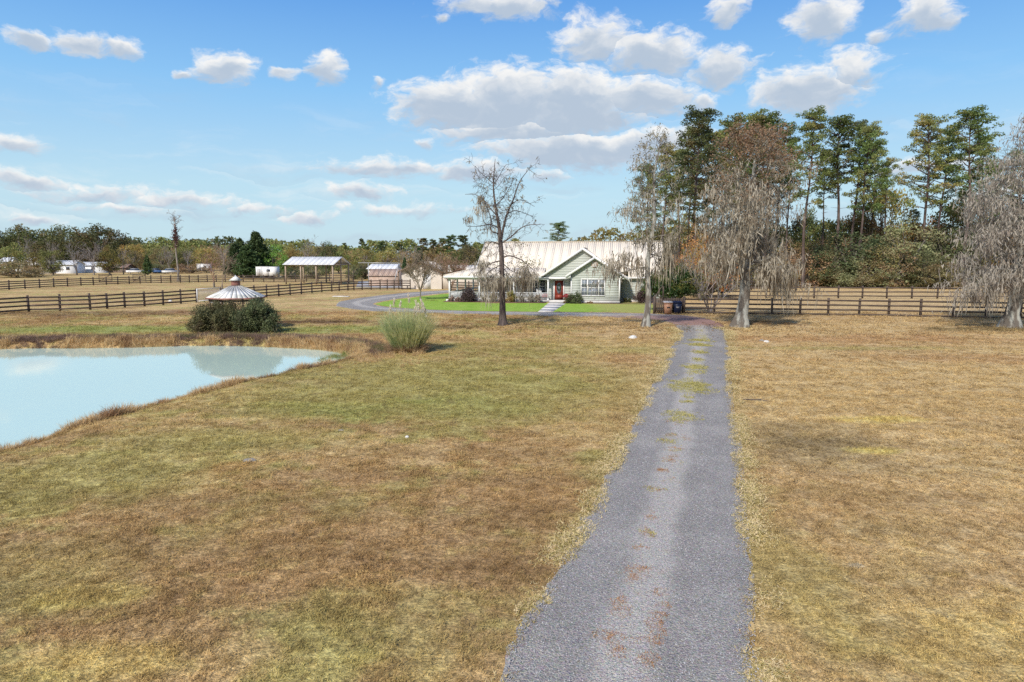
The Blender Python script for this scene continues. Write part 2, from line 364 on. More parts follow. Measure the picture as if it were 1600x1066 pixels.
dr = [(1184,1062),(1172,1002),(1177,947),(1173,906),(1166,848),(1161,786),(1158,734),(1154,690),(1144,652),(1140,615),(1139,580),(1139,550),(1137,530),(1136,518)]
bl = [(1060,519),(1059,511),(1050,505),(1035,501),(1000,498),(950,496),(900,495),(820,493),(740,491),(660,489),(590,487),(550,483),(524,478),(530,471.5),(560,466),(600,461),(640,457),(700,453.5)]
br = [(1136,518),(1128,506),(1105,498),(1065,492.5),(1020,490.5),(960,489),(900,488.5),(840,488),(760,487),(680,485),(620,481.5),(592,478.5),(582,475),(592,471.5),(620,467),(660,462),(690,458.5),(706,457)]
nA, nB = 520, 420
LA = np.r_[[[-.55, -4]], resamp([G(*p) for p in dl], nA)]; RA = np.r_[[[2.9, -4]], resamp([G(*p) for p in dr], nA)]
LA = resamp(LA, nA); RA = resamp(RA, nA)
LB = smoothp(resamp([G(*p) for p in bl], nB), 6); RB = smoothp(resamp([G(*p) for p in br], nB), 6)
L_ = np.r_[LA, LB[1:]]; R_ = np.r_[RA, RB[1:]]
def n1(n, sc, seed):
    r = np.random.default_rng(seed); out = np.zeros(n)
    for s, a in ((sc, 1), (sc/2.5, .6), (sc/6, .4)):
        k = max(int(n/s)+3, 4); out += a*np.interp(np.arange(n), np.arange(k)*s, r.normal(size=k))
    return out
W_ = R_-L_; wl = np.hypot(W_[:, 0], W_[:, 1])[:, None]; wn = W_/wl
Lj = L_+wn*(n1(len(L_), 7, 1)*.05)[:, None]; Rj = R_+wn*(n1(len(L_), 7, 2)*.05)[:, None]
drivepoly = np.r_[L_[::6], R_[::-6]]

# ------------------------------------------------------------------ ground colours shared by soil sheet and grass blades
BR, TAN, OLV, GRN, YEL, RST = (.375, .24, .115), (.54, .39, .19), (.36, .315, .115), (.26, .29, .08), (.60, .49, .15), (.43, .25, .125)
SPOTS = [  # px x, y, radius x m, radius y m, colour, strength
 (450,820,5.0,4.5,BR,.6),(640,900,3.2,3.0,BR,.55),(860,760,2.0,4.0,BR,.6),(800,880,1.2,2.4,(.25,.15,.07),.6),(200,640,9,4.0,OLV,.0),
 (150,740,3.2,2.0,OLV,.8),(330,690,3.5,1.6,OLV,.75),(560,620,6,3.4,OLV,.75),(760,600,8,6,OLV,.75),(740,640,3.4,2.4,GRN,.4),(520,640,3.5,1.6,GRN,.4),(650,580,7,4,OLV,.7),(860,590,4,4,(.33,.30,.10),.6),
 (60,900,1.8,1.5,OLV,.6),(150,930,.9,.35,YEL,.5),(110,1040,1.2,.5,YEL,.4),(330,860,3,1.4,BR,.5),(360,735,1.2,.7,(.43,.27,.11),.8),(560,1000,1.5,1.0,OLV,.5),
 (200,514,14,2.2,(.30,.32,.10),.95),(560,513,6,1.8,(.30,.32,.10),.9),(60,518,12,1.8,(.30,.32,.10),.9),(480,519,5,1.4,(.30,.32,.10),.85),(470,503,7,1.6,(.13,.075,.045),.85),(620,507,2.5,1.0,(.13,.075,.045),.6),
 (200,490,16,3,(.17,.105,.07),.6),(420,490,8,4,RST,.5),(690,512,3,1.4,(.14,.09,.045),.7),(890,508,3.4,1.2,(.15,.11,.05),.6),(840,545,8,4,OLV,.5),(960,535,3,3,TAN,.4),  # the dark pair flanking the bare tree paints its crown shadow into the turf
 (985,560,1.5,2,RST,.6),(1000,548,1.5,1.5,GRN,.25),
 (1280,690,2.2,2.6,(.20,.15,.08),.7),(1230,620,4,3,TAN,.5),(1400,600,12,8,TAN,.75),(1340,530,10,2.2,RST,.6),(1330,545,6,.8,GRN,.35),(1450,900,4,3,TAN,.4),(1240,900,1,2.5,OLV,.45),
 (1330,780,2.5,2,BR,.5),(1560,720,3,3,TAN,.5),(1390,655,1.2,.5,YEL,.6),(1370,705,1.0,.4,YEL,.7),(1560,560,8,2,RST,.4),(1180,505,4,1.6,(.30,.15,.06),.7),(1570,515,6,1.6,(.10,.085,.04),.6),  # last dark spot: painted shadow beneath the broad mossy tree at the right edge
 (1340,885,.14,.1,(.50,.43,.33),.9),(1570,1000,2,1.2,YEL,.3)]
def gcol(nt, pos):
    flat = vmth(nt, 'MULTIPLY', pos, (1, 1, 0))
    n1_ = noise(nt, flat, .16, 5, .62); n2_ = noise(nt, vmth(nt, 'ADD', flat, (31, 7, 3)), .33, 6, .66); n3_ = noise(nt, flat, 2.3, 4, .7)
    sep = nd(nt, 'ShaderNodeSeparateXYZ'); lk(nt, flat, sep.inputs[0])
    right = remap(nt, sep.outputs[0], 1, 9)
    c = mixc(nt, remap(nt, n1_, .38, .62), BR, TAN)
    c = mixc(nt, mth(nt, 'MULTIPLY', remap(nt, n2_, .48, .60), mth(nt, 'SUBTRACT', .8, mth(nt, 'MULTIPLY', right, .55))), c, OLV)
    c = mixc(nt, mth(nt, 'MULTIPLY', right, .6), c, (.57, .42, .235))
    for (x, y, rx, ry, co, st) in SPOTS:
        if not st: continue
        g = G(x, y)
        q = vmth(nt, 'LENGTH', vmth(nt, 'MULTIPLY_ADD', flat, (1/rx, 1/ry, 0), (-g.x/rx, -g.y/ry, 0)), out=1)
        q = mth(nt, 'ADD', q, mth(nt, 'MULTIPLY', mth(nt, 'SUBTRACT', n2_, .5), 3.2))
        c = mixc(nt, mth(nt, 'MULTIPLY', remap(nt, q, 1.25, .35), st), c, co)
    g1 = noise(nt, flat, 5.5, 9, .85); g2 = noise(nt, vmth(nt, 'ADD', flat, (5, 9, 0)), 1.6, 6, .8)
    c = mixc(nt, 1.0, c, mixc(nt, remap(nt, g1, .36, .64, smooth=False), (.50, .47, .42), (1.42, 1.45, 1.42)), 'MULTIPLY')
    c = mixc(nt, 1.0, c, mixc(nt, remap(nt, g2, .38, .62, smooth=False), (.80, .76, .72), (1.16, 1.18, 1.16)), 'MULTIPLY')
    band = mth(nt, 'SINE', mth(nt, 'ADD', mth(nt, 'MULTIPLY', sep.outputs[1], 3.1), mth(nt, 'ADD', mth(nt, 'MULTIPLY', sep.outputs[0], .35), mth(nt, 'MULTIPLY', n1_, 9.0))))
    c = mixc(nt, 1.0, c, mixc(nt, mth(nt, 'MULTIPLY', mth(nt, 'ADD', band, 1.0), .5), (.93, .93, .93), (1.06, 1.06, 1.06)), 'MULTIPLY')
    c = mixc(nt, mth(nt, 'MULTIPLY', remap(nt, n3_, .55, .72), .55), c, mixc(nt, .5, c, YEL))
    c = mixc(nt, mth(nt, 'MULTIPLY', remap(nt, noise(nt, flat, 1.1, 5, .7), .56, .74), .5), c, (.16, .10, .055))
    return c
def gmat(name, blade):
    m = bpy.data.materials.new(name); m.use_nodes = True; nt = m.node_tree; b = nt.nodes['Principled BSDF']
    b.inputs['Roughness'].default_value = .9; b.inputs['Specular IOR Level'].default_value = .15
    pos = nd(nt, 'ShaderNodeNewGeometry').outputs['Position']
    c = gcol(nt, pos)
    v = noise(nt, pos, 55 if blade else 16, 3, .75)
    c = mixc(nt, 1.0, c, mixc(nt, remap(nt, v, .3, .7), (.55, .55, .55) if not blade else (.62, .62, .60), (1.5, 1.45, 1.4) if not blade else (1.55, 1.5, 1.4)), 'MULTIPLY')
    if blade:
        at = nd(nt, 'ShaderNodeAttribute', attribute_type='INSTANCER', attribute_name='tint')
        c = mixc(nt, at.outputs['Fac'], c, mixc(nt, remap(nt, v, .35, .65), (.30, .22, .08), (.50, .40, .17)))
        tr = nd(nt, 'ShaderNodeBsdfTranslucent'); lk(nt, c, tr.inputs[0]); mx = nd(nt, 'ShaderNodeMixShader'); mx.inputs[0].default_value = .3
        lk(nt, c, b.inputs['Base Color']); lk(nt, b.outputs[0], mx.inputs[1]); lk(nt, tr.outputs[0], mx.inputs[2]); lk(nt, mx.outputs[0], nt.nodes['Material Output'].inputs[0])
    else:
        lk(nt, c, b.inputs['Base Color'])
        bn = nd(nt, 'ShaderNodeBump'); bn.inputs['Strength'].default_value = .9; bn.inputs['Distance'].default_value = .05
        h = mth(nt, 'ADD', mth(nt, 'MULTIPLY', noise(nt, pos, 28, 4, .75), .5), mth(nt, 'MULTIPLY', noise(nt, pos, 7, 4, .75), .8)); lk(nt, h, bn.inputs['Height']); lk(nt, bn.outputs[0], b.inputs['Normal'])
    return m
def tuftmat(nm, a, b_):
    return mat(nm, a, .9, b_, 14, 3, coord='World', trans=.3, spec=.1)
M['fringe'] = tuftmat('pale yellow edge grass', (.44, .36, .13), (.78, .62, .36)); M['rustgrass'] = tuftmat('rust brown tufts', (.34, .17, .08), (.52, .30, .15)); M['yelgrass'] = tuftmat('yellow green tufts', (.34, .31, .09), (.56, .48, .18))
M['ground'] = gmat('winter turf', False); M['blade'] = gmat('turf blades', True)

# ------------------------------------------------------------------ ground sheet
def axis(*spec):
    out = []
    for a, b, st in spec: out += list(np.arange(a, b, st))
    return np.array(out+[spec[-1][1]])
xs = axis((-3000,-400,400),(-400,-150,25),(-150,-58,6),(-58,-4,.45),(-4,60,1.2),(60,150,6),(150,400,25),(400,3000,400))
ys = axis((-300,-20,40),(-20,5,2.5),(5,42,.42),(42,110,1.3),(110,300,8),(300,600,30),(600,4000,400))
X, Y = np.meshgrid(xs, ys)
GX, GY = np.arange(-66, 4.01, .25), np.arange(0, 50.01, .25)
GS = sdist(*np.meshgrid(GX, GY), pondR)
def pondsd(X, Y):
    fx = np.clip((X-GX[0])/.25, 0, len(GX)-1.001); fy = np.clip((Y-GY[0])/.25, 0, len(GY)-1.001)
    ix, iy = fx.astype(int), fy.astype(int); tx, ty = fx-ix, fy-iy
    v = (GS[iy, ix]*(1-tx)+GS[iy, ix+1]*tx)*(1-ty)+(GS[iy+1, ix]*(1-tx)+GS[iy+1, ix+1]*tx)*ty
    return np.where((X > -66) & (X < 4) & (Y > 0) & (Y < 50), v, 99.)
def groundz(X, Y):
    X, Y = np.asarray(X, float), np.asarray(Y, float)
    sd = pondsd(X, Y)
    t = np.clip((sd+.9)/2.0, 0, 1); t = t*t*(3-2*t)
    z = -1.15+1.15*t
    bump = .035*np.sin(X*.7+1.3*np.sin(Y*.31))*np.sin(Y*.53+np.sin(X*.4))+.02*np.sin(X*1.9+Y*1.3)
    dd = np.clip((np.abs(X-5.5)-6)/6, 0, 1) if False else 1
    near = (Y < 70) & (np.abs(X) < 60)
    z = z+np.where(near & (X < -1.5) & (Y < 42), bump, 0)
    return z, sd
Z, SDP = groundz(X, Y)
g = Geo(); nx, ny = len(xs), len(ys)
i, j = np.meshgrid(np.arange(nx-1), np.arange(ny-1)); a = (j*nx+i).ravel()
g.add(np.stack([X, Y, Z], -1).reshape(-1, 3), np.stack([a, a+1, a+nx+1, a+nx], 1))
tag(g.build('ground', M['ground'], smooth=True), kind='structure')
# water
wm = bpy.data.materials.new('milky pond water'); wm.use_nodes = True; nt = wm.node_tree; b = nt.nodes['Principled BSDF']
b.inputs['Base Color'].default_value = (.50, .62, .51, 1); b.inputs['Roughness'].default_value = .035; b.inputs['IOR'].default_value = 1.45
pos = nd(nt, 'ShaderNodeNewGeometry').outputs['Position']; bn = nd(nt, 'ShaderNodeBump'); bn.inputs['Strength'].default_value = .05; bn.inputs['Distance'].default_value = .02
lk(nt, noise(nt, vmth(nt, 'MULTIPLY', pos, (1, .35, 1)), 3.5, 3, .5), bn.inputs['Height']); lk(nt, bn.outputs[0], b.inputs['Normal'])
wv = Geo(); px_, py_ = np.meshgrid(np.arange(-60, 0, 3.), np.arange(4, 44, 3.)); n_ = px_.shape[1]
i, j = np.meshgrid(np.arange(n_-1), np.arange(px_.shape[0]-1)); a = (j*n_+i).ravel()
wv.add(np.stack([px_, py_, np.full(px_.shape, WZ)], -1).reshape(-1, 3), np.stack([a, a+1, a+n_+1, a+n_], 1))
tag(wv.build('pond_water', wm), kind='structure')

# ------------------------------------------------------------------ gravel drive
def gravmat():
    m = bpy.data.materials.new('crushed grey gravel'); m.use_nodes = True; nt = m.node_tree; b = nt.nodes['Principled BSDF']
    b.inputs['Roughness'].default_value = .85; b.inputs['Specular IOR Level'].default_value = .2
    pos = nd(nt, 'ShaderNodeNewGeometry').outputs['Position']
    ac = nd(nt, 'ShaderNodeAttribute', attribute_name='across').outputs['Fac']
    n1_ = noise(nt, pos, .8, 4, .6)
    acn = mth(nt, 'ADD', ac, mth(nt, 'MULTIPLY', mth(nt, 'SUBTRACT', n1_, .5), .12))
    tr1 = remap(nt, mth(nt, 'ABSOLUTE', mth(nt, 'SUBTRACT', acn, .18)), .25, .12); tr2 = remap(nt, mth(nt, 'ABSOLUTE', mth(nt, 'SUBTRACT', acn, .80)), .27, .15)
    tr = mth(nt, 'MAXIMUM', tr1, tr2)
    c = mixc(nt, tr, (.385, .355, .315), (.245, .226, .205))
    c = mixc(nt, mth(nt, 'MULTIPLY', remap(nt, noise(nt, pos, .5, 5, .65), .42, .65), .45), c, (.38, .35, .31))
    v = nd(nt, 'ShaderNodeTexVoronoi'); v.inputs['Scale'].default_value = 38; lk(nt, pos, v.inputs['Vector'])
    sp = mixc(nt, 1.0, c, mixc(nt, remap(nt, noise(nt, pos, 30, 6, .9), .36, .64, smooth=False), (.30, .30, .31), (1.78, 1.76, 1.72)), 'MULTIPLY')
    sp = mixc(nt, .12, sp, mixc(nt, 1.0, c, vmth(nt, 'MULTIPLY', v.outputs['Color'], (1.7, 1.7, 1.7)), 'MULTIPLY'))
    # leaf litter where the drive bends, thin brown grass remains down the middle
    for (x, y, rx, ry, st) in ((1095,503,4.6,3.6,.95),(1040,497,6,2.6,.8),(1140,508,2.2,2.8,.9)):
        q_ = G(x, y)
        q = vmth(nt, 'LENGTH', vmth(nt, 'MULTIPLY_ADD', vmth(nt, 'MULTIPLY', pos, (1, 1, 0)), (1/rx, 1/ry, 0), (-q_.x/rx, -q_.y/ry, 0)), out=1)
        q = mth(nt, 'ADD', q, mth(nt, 'MULTIPLY', mth(nt, 'SUBTRACT', noise(nt, vmth(nt, 'MULTIPLY', pos, (.4, 1.6, 1)), 1.2, 6, .7), .5), 3))
        sp = mixc(nt, mth(nt, 'MULTIPLY', remap(nt, q, 1.2, .5), st), sp, (.30, .175, .14))
    mid = remap(nt, mth(nt, 'ABSOLUTE', mth(nt, 'SUBTRACT', ac, .47)), .14, .05)
    sp = mixc(nt, mth(nt, 'MULTIPLY', mth(nt, 'MULTIPLY', mid, remap(nt, noise(nt, vmth(nt, 'MULTIPLY', pos, (1, .5, 1)), 2.2, 6, .75), .56, .66)), .75), sp, (.32, .19, .11))
    lk(nt, sp, b.inputs['Base Color'])
    bn = nd(nt, 'ShaderNodeBump'); bn.inputs['Strength'].default_value = .8; bn.inputs['Distance'].default_value = .02
    lk(nt, mth(nt, 'SUBTRACT', noise(nt, pos, 40, 3, .7), v.outputs['Distance']), bn.inputs['Height']); lk(nt, bn.outputs[0], b.inputs['Normal'])
    return m
M['gravel'] = gravmat()
K = 13; u_ = np.linspace(0, 1, K); prof = .03-.03*(np.exp(-((u_-.2)/.1)**2)+np.exp(-((u_-.74)/.1)**2))*.8
V = (Lj[:, None]*(1-u_)[None, :, None]+Rj[:, None]*u_[None, :, None]); zz = np.broadcast_to(prof+.008, V.shape[:2]).copy(); zz[:, 0] = zz[:, -1] = .006
V = np.concatenate([V, zz[..., None]], 2); n = len(L_)
i, j = np.meshgrid(np.arange(K-1), np.arange(n-1)); a = (j*K+i).ravel()
gd = Geo().add(V.reshape(-1, 3), np.stack([a, a+1, a+K+1, a+K], 1)); o = gd.build('driveway', M['gravel'], smooth=True)
at = o.data.attributes.new('across', 'FLOAT', 'POINT'); at.data.foreach_set('value', np.tile(u_, n).astype(np.float32))
tag(o, kind='structure')
# pale yard behind the near paddock, beyond the fence
yd = Geo(); ypts = [G(*p) for p in ((556,449),(600,449.5),(650,449.5),(650,441),(600,438.5),(560,440))]
yd.poly([(p.x, p.y, .012) for p in ypts]); tag(yd.build('gravel_yard', mat('pale grit', (.42,.40,.38), .9, (.34,.32,.30), .6, coord='World')), kind='structure')
# green front lawn, a sheet just proud of the turf
lawnpx = [(586,475),(600,471.5),(626,467.5),(664,463),(700,459),(730,457),(760,457),(760,474),(884,473.5),(1016,473.5),(1024,478),(1024,489.5),(960,488.3),(900,487.8),(840,487.4),(760,486.4),(680,484.4),(622,481),(596,478)]
lawnpoly = np.array([tuple(G(*p))[:2] for p in lawnpx])
lm = bpy.data.materials.new('bright lawn'); lm.use_nodes = True; nt = lm.node_tree; b = nt.nodes['Principled BSDF']; b.inputs['Roughness'].default_value = .9; b.inputs['Specular IOR Level'].default_value = .1
def lawncol(nt, pos):
    sp = nd(nt, 'ShaderNodeSeparateXYZ'); lk(nt, pos, sp.inputs[0])
    c = mixc(nt, remap(nt, noise(nt, pos, .9, 4, .6), .35, .65), (.19, .32, .035), (.27, .38, .06))
    dead = mth(nt, 'ADD', remap(nt, sp.outputs[0], 6.2, 9.5, 0, .75), mth(nt, 'MULTIPLY', mth(nt, 'SUBTRACT', noise(nt, pos, .6, 5, .7), .5), .9), clamp=True)
    c = mixc(nt, dead, c, (.33, .30, .10))
    return mixc(nt, 1.0, c, mixc(nt, remap(nt, noise(nt, pos, 12, 3, .7), .3, .7), (.75, .75, .75), (1.25, 1.25, 1.25)), 'MULTIPLY')
pos = nd(nt, 'ShaderNodeNewGeometry').outputs['Position']; lk(nt, lawncol(nt, pos), b.inputs['Base Color'])
lg = Geo(); cx, cy = lawnpoly.mean(0)
lp = resamp(list(lawnpoly)+[lawnpoly[0]], 160)[:-1]; lp += rng.normal(size=lp.shape)*.05
# triangulate the non-convex outline with bmesh
import bmesh
bm = bmesh.new(); vs = [bm.verts.new((p[0], p[1], .010)) for p in lp]; es = [bm.edges.new((vs[k], vs[(k+1) % len(vs)])) for k in range(len(vs))]
bmesh.ops.triangle_fill(bm, edges=es, use_beauty=True); me = bpy.data.meshes.new('lawn'); bm.to_mesh(me); bm.free(); me.materials.append(lm)
for p in me.polygons:
    if p.normal.z < 0: p.flip()
o = bpy.data.objects.new('lawn', me); COL.objects.link(o); tag(o, kind='structure')

# ------------------------------------------------------------------ scattering (ground cover only)
def scatter(name, P, scale, tint, sources, tilt=.15, sz=None):
    n = len(P); me = bpy.data.meshes.new(name); me.vertices.add(n); me.vertices.foreach_set('co', np.asarray(P, float).ravel())
    r = rng; rot = np.stack([r.normal(size=n)*tilt, r.normal(size=n)*tilt, r.random(n)*6.283], 1)
    for nm, ty, v in (('rot', 'FLOAT_VECTOR', rot), ('sc', 'FLOAT_VECTOR', np.stack([scale, scale, scale if sz is None else sz], 1)), ('tint', 'FLOAT', tint), ('pick', 'INT', r.integers(0, len(sources), n))):
        a = me.attributes.new(nm, ty, 'POINT')
        a.data.foreach_set('vector' if ty == 'FLOAT_VECTOR' else 'value', np.asarray(v, np.int32 if ty == 'INT' else np.float32).ravel())
    ng = bpy.data.node_groups.new(name, 'GeometryNodeTree')
    ng.interface.new_socket('Geometry', in_out='INPUT', socket_type='NodeSocketGeometry'); ng.interface.new_socket('Geometry', in_out='OUTPUT', socket_type='NodeSocketGeometry')
    gi = ng.nodes.new('NodeGroupInput'); go = ng.nodes.new('NodeGroupOutput'); io = ng.nodes.new('GeometryNodeInstanceOnPoints'); io.inputs['Pick Instance'].default_value = True
    jn = ng.nodes.new('GeometryNodeJoinGeometry')
    for s_ in reversed(sources):
        oi = ng.nodes.new('GeometryNodeObjectInfo'); oi.inputs['Object'].default_value = s_; oi.inputs['As Instance'].default_value = True; ng.links.new(oi.outputs['Geometry'], jn.inputs[0])
    def att(nm, t):
        a = ng.nodes.new('GeometryNodeInputNamedAttribute'); a.data_type = t; a.inputs[0].default_value = nm; return a.outputs[0]
    ng.links.new(gi.outputs[0], io.inputs['Points']); ng.links.new(jn.outputs[0], io.inputs['Instance'])
    ng.links.new(att('pick', 'INT'), io.inputs['Instance Index']); ng.links.new(att('rot', 'FLOAT_VECTOR'), io.inputs['Rotation']); ng.links.new(att('sc', 'FLOAT_VECTOR'), io.inputs['Scale'])
    ng.links.new(io.outputs[0], go.inputs[0])
    o = bpy.data.objects.new(name, me); COL.objects.link(o); md = o.modifiers.new('scatter', 'NODES'); md.node_group = ng
    o['kind'] = 'stuff'; return o
def source(name, geo, mat_):
    o = bpy.data.objects.new(name, geo.mesh(name, mat_)); return o     # never linked to the scene: only its instances show
def tuft(n, rad, h, w, lean, seed, droop=.3):
    r = np.random.default_rng(seed); t = r.random(n)*6.283; q = rad*np.sqrt(r.random(n))
    P = np.stack([q*np.cos(t), q*np.sin(t), np.full(n, -.01)], 1)
    D = np.stack([r.normal(size=n)*lean, r.normal(size=n)*lean, np.ones(n)], 1); D /= np.linalg.norm(D, axis=1)[:, None]
    return Geo().blades(P, D, h*(.5+.8*r.random(n)), w, r, droop, 3)
turf_src = [source('turf_tuft', tuft(70, .17, .055, .009, .9, 11+k), M['blade']) for k in range(4)]
fringe_src = [source('edge_tuft', tuft(60, .15, .05, .010, 1.1, 61+k), M['fringe']) for k in range(3)]
rust_src = [source('rust_tuft', tuft(60, .13, .045, .010, 1.1, 71+k), M['rustgrass']) for k in range(3)]
yel_src = [source('yellow_tuft', tuft(60, .15, .05, .011, 1.0, 81+k), M['yelgrass']) for k in range(3)]
def ringpts(y0, y1, dens):
    """random ground points inside the view wedge between two depths"""
    A = .80*(y1**2-y0**2); n = int(A*dens); y = np.sqrt(rng.random(n)*(y1**2-y0**2)+y0**2); x = (rng.random(n)*2-1)*(y*.80+.6); return x, y
PX, PY, PS = [], [], []
for y0, y1, de, sc_ in ((5.5, 14, 70, 1.0), (14, 24, 30, 1.35), (24, 40, 11, 2.0), (40, 60, 3.6, 3.1)):
    x, y = ringpts(y0, y1, de); PX.append(x); PY.append(y); PS.append(sc_*(.7+.6*rng.random(len(x))))
PX, PY, PS = map(np.concatenate, (PX, PY, PS))
dsd = sdist(PX, PY, drivepoly); zz_, psd = groundz(PX, PY); lsd = sdist(PX, PY, lawnpoly)
edge = dsd+.07*np.sin(PX*5+PY*3.1)+.06*np.sin(PY*7.3)+rng.normal(size=len(PX))*.10
keep = (edge > -.03) & (psd > .55) & (lsd > .05) & ~((PY > 62) & (PX > -9))
tint = np.clip(1.15-dsd/.6, 0, 1)*(.55+.45*rng.random(len(PX)))*(.62+.38*np.sin(PY*1.7+PX)) + .12*rng.random(len(PX))
szv = PS*np.where(PS > 1.6, .6, .85)
scatter('turf_grass', np.stack([PX, PY, zz_-.004], 1)[keep], PS[keep], np.clip(tint, 0, 1)[keep], turf_src, sz=szv[keep])
ye = 5+55*rng.random(12000)**1.5; side_ = rng.random(len(ye)) < .5; ie = np.clip(np.searchsorted(L_[:nA, 1], ye), 0, nA-1); oe = -.09+np.abs(rng.normal(size=len(ye)))*.17
pe = np.where(side_[:, None], L_[ie]-wn[ie]*oe[:, None], R_[ie]+wn[ie]*oe[:, None]); ge = np.sin(ye*1.1+side_*2)+np.sin(ye*2.9+side_)+.9*np.sin(ye*.45+1)+rng.normal(size=len(ye))*.7; ke = (ge > .1) & (ye < 46)
scatter('edge_grass', np.stack([pe[:, 0], ye, np.full(len(ye), .004)], 1)[ke], (.8+.5*rng.random(len(ye))+ye*.022)[ke], rng.random(ke.sum()), fringe_src, sz=(.6+.4*rng.random(len(ye))+ye*.006)[ke])
# tufts surviving down the middle of the drive
mp = []
for (x, y, w, t_) in ((1093,533,15,.3),(1094,540,17,.35),(1093,552,12,.5),(1091,563,9,.4),(1086,575,20,.35),(1087,583,12,.4),(1080,601,30,.45),(1079,609,32,.6),(1074,630,9,.5),(1075,623,6,.3),(1064,650,24,.6),(1060,658,20,.6),
  (1048,682,8,.6),(1046,692,9,.5),(1050,704,10,.6),(1053,715,8,.7),(1046,722,12,.7),(1036,738,5,.8),(1025,768,8,.6),(1018,812,7,.7),(1010,838,8,.7),(1000,860,6,.7),(984,895,14,.8),(997,901,16,.8),(1010,896,12,.8),(990,912,9,.8),(970,950,13,.75),(970,962,11,.9),(968,945,12,.6),(948,997,9,.9),(962,1001,8,.9),(988,999,11,.9),(955,1015,15,.9),(963,1022,10,.9),(1022,978,9,.9),(1028,990,6,.9),(1022,1006,6,.9),(1014,1030,4,.9),(1005,1040,9,.9),(1033,930,3,.9),(1035,950,3,.9),(1032,965,4,.9)):
    q = G(x, y); rr_ = w*q.y/1067; k = int(16+rr_*rr_*330)
    for _ in range(k):
        mp.append((q.x+rng.normal()*rr_*.42, q.y+rng.normal()*rr_*.6, .02, .55+.5*rng.random()+.015*q.y, min(1, t_*(.6+.5*rng.random()))))
ym = 6.5+38*rng.random(5200)**1.3; im = np.clip(np.searchsorted(L_[:nA, 1], ym), 0, nA-1); fm = .47+rng.normal(size=5200)*.05+.03*np.sin(ym*1.3); qm = L_[im]*(1-fm)[:, None]+R_[im]*fm[:, None]
gate_ = np.sin(ym*1.9+2*np.sin(ym*.7))+.8*np.sin(ym*4.7+qm[:, 0]*3)+rng.normal(size=5200)*.6 > .35
for k in np.nonzero(gate_)[0]: mp.append((qm[k, 0], ym[k], .018, .35+.35*rng.random()+.006*ym[k], .35+.5*rng.random()))
mp = np.array(mp); yl = (mp[:, 1] > 19.5) | ((mp[:, 1] > 11) & (mp[:, 4] < .45)); scatter('drive_grass', mp[~yl, :3], mp[~yl, 3]*.85, mp[~yl, 4], rust_src); scatter('drive_grass', mp[yl, :3], mp[yl, 3], mp[yl, 4], yel_src)
# loose stones on the near drive
def stone(seed):
    r = np.random.default_rng(seed); bm = bmesh.new(); bmesh.ops.create_icosphere(bm, subdivisions=1, radius=1)
    V = np.array([v.co[:] for v in bm.verts])*(.7+.5*r.random((len(bm.verts), 1)))*np.array([1, .8, .55]); F = [[v.index for v in f.verts] for f in bm.faces]; bm.free()
    return Geo().add(V, None, F)
stm = mat('gravel stones', (.20, .19, .195), .8, (.42, .405, .40), 23, 2, coord='World')
st_src = [source('gravel_stone', stone(s_), stm) for s_ in range(3)]
t_ = rng.random(42000); y = 6+ (26-6)*t_**1.25; idx = np.clip(np.searchsorted(L_[:nA, 1], y), 0, nA-1); f = rng.random(len(y)); Pm = L_[idx]*(1-f)[:, None]+R_[idx]*f[:, None]
scatter('gravel', np.stack([Pm[:, 0], y, np.interp(f, u_, prof)+.010], 1), .006+.009*rng.random(len(y))**2.5, rng.random(len(y)), st_src, tilt=.5)

# tall dry grasses round the pond
def reedmat(name, a, b_, c):
    m = mat(name, a, .9, b_, 3.2, 4, coord='World', trans=.3, spec=.1, c3=c, s3=.55); return m
M['reed'] = reedmat('golden dry grass', (.52, .34, .15), (.68, .50, .27), (.38, .23, .12)); M['reed2'] = reedmat('dead brown weeds', (.17, .105, .075), (.30, .20, .145), (.19, .17, .08))
M['reedg'] = reedmat('green water grass', (.16, .20, .05), (.28, .30, .09), (.3, .24, .1))
rs = [source('reed_tuft', tuft(46, .16, .42, .013, .42, 31+k, .6), M['reed']) for k in range(4)]
rs2 = [source('weed_tuft', tuft(60, .22, .36, .014, .6, 41+k, .3), M['reed2']) for k in range(3)]
rs3 = [source('green_reed_tuft', tuft(30, .14, .34, .012, .4, 51+k, .4), M['reedg']) for k in range(2)]
c1, c2, c3 = [], [], []
per = resamp(list(pondR)+[pondR[0]], 1500)
cen = pondR.mean(0)
for k, p in enumerate(per):
    tng = per[(k+1) % len(per)]-per[k-1]; nrm = np.array([tng[1], -tng[0]]); nrm /= np.linalg.norm(nrm)+1e-9
    if pondsd(p[0]+nrm[0]*.3, p[1]+nrm[1]*.3) < 0: nrm = -nrm
    farside = p[1] > 33.5; tip = p[0] > -9.3
    if farside:
        for _ in range(6):
            d = rng.random()*2.2; q = p+nrm*d+rng.normal(size=2)*.1; gold = math.sin(p[0]*.55+1.0)+.6*math.sin(p[0]*1.7) > -.25
            zg = float(groundz(q[0], q[1])[0])
            if d < 1.1 and gold: c1.append((*q, zg, .8+.5*rng.random()))
            elif d > .9 or rng.random() < .5: c2.append((*q, zg, .65+.4*rng.random()))
        if tip or p[0] > -12:
            for _ in range(3):
                q = p+nrm*(1.8+2.2*rng.random()); c1.append((*q, float(groundz(q[0], q[1])[0]), .6+.4*rng.random()))
    else:
        for _ in range(7 if p[1] < 30 else 5):
            d = rng.random()*.95-.05; q = p+nrm*d; zg = float(groundz(q[0], q[1])[0])
            hh = (.55+.4*rng.random())*(1+.35*math.sin(p[1]*1.3)+.2*math.sin(p[1]*3.7))
            if p[1] > 27 and rng.random() < .5 or rng.random() < .1: c2.append((*q, zg, hh*.75))
            else: c1.append((*q, zg, hh))
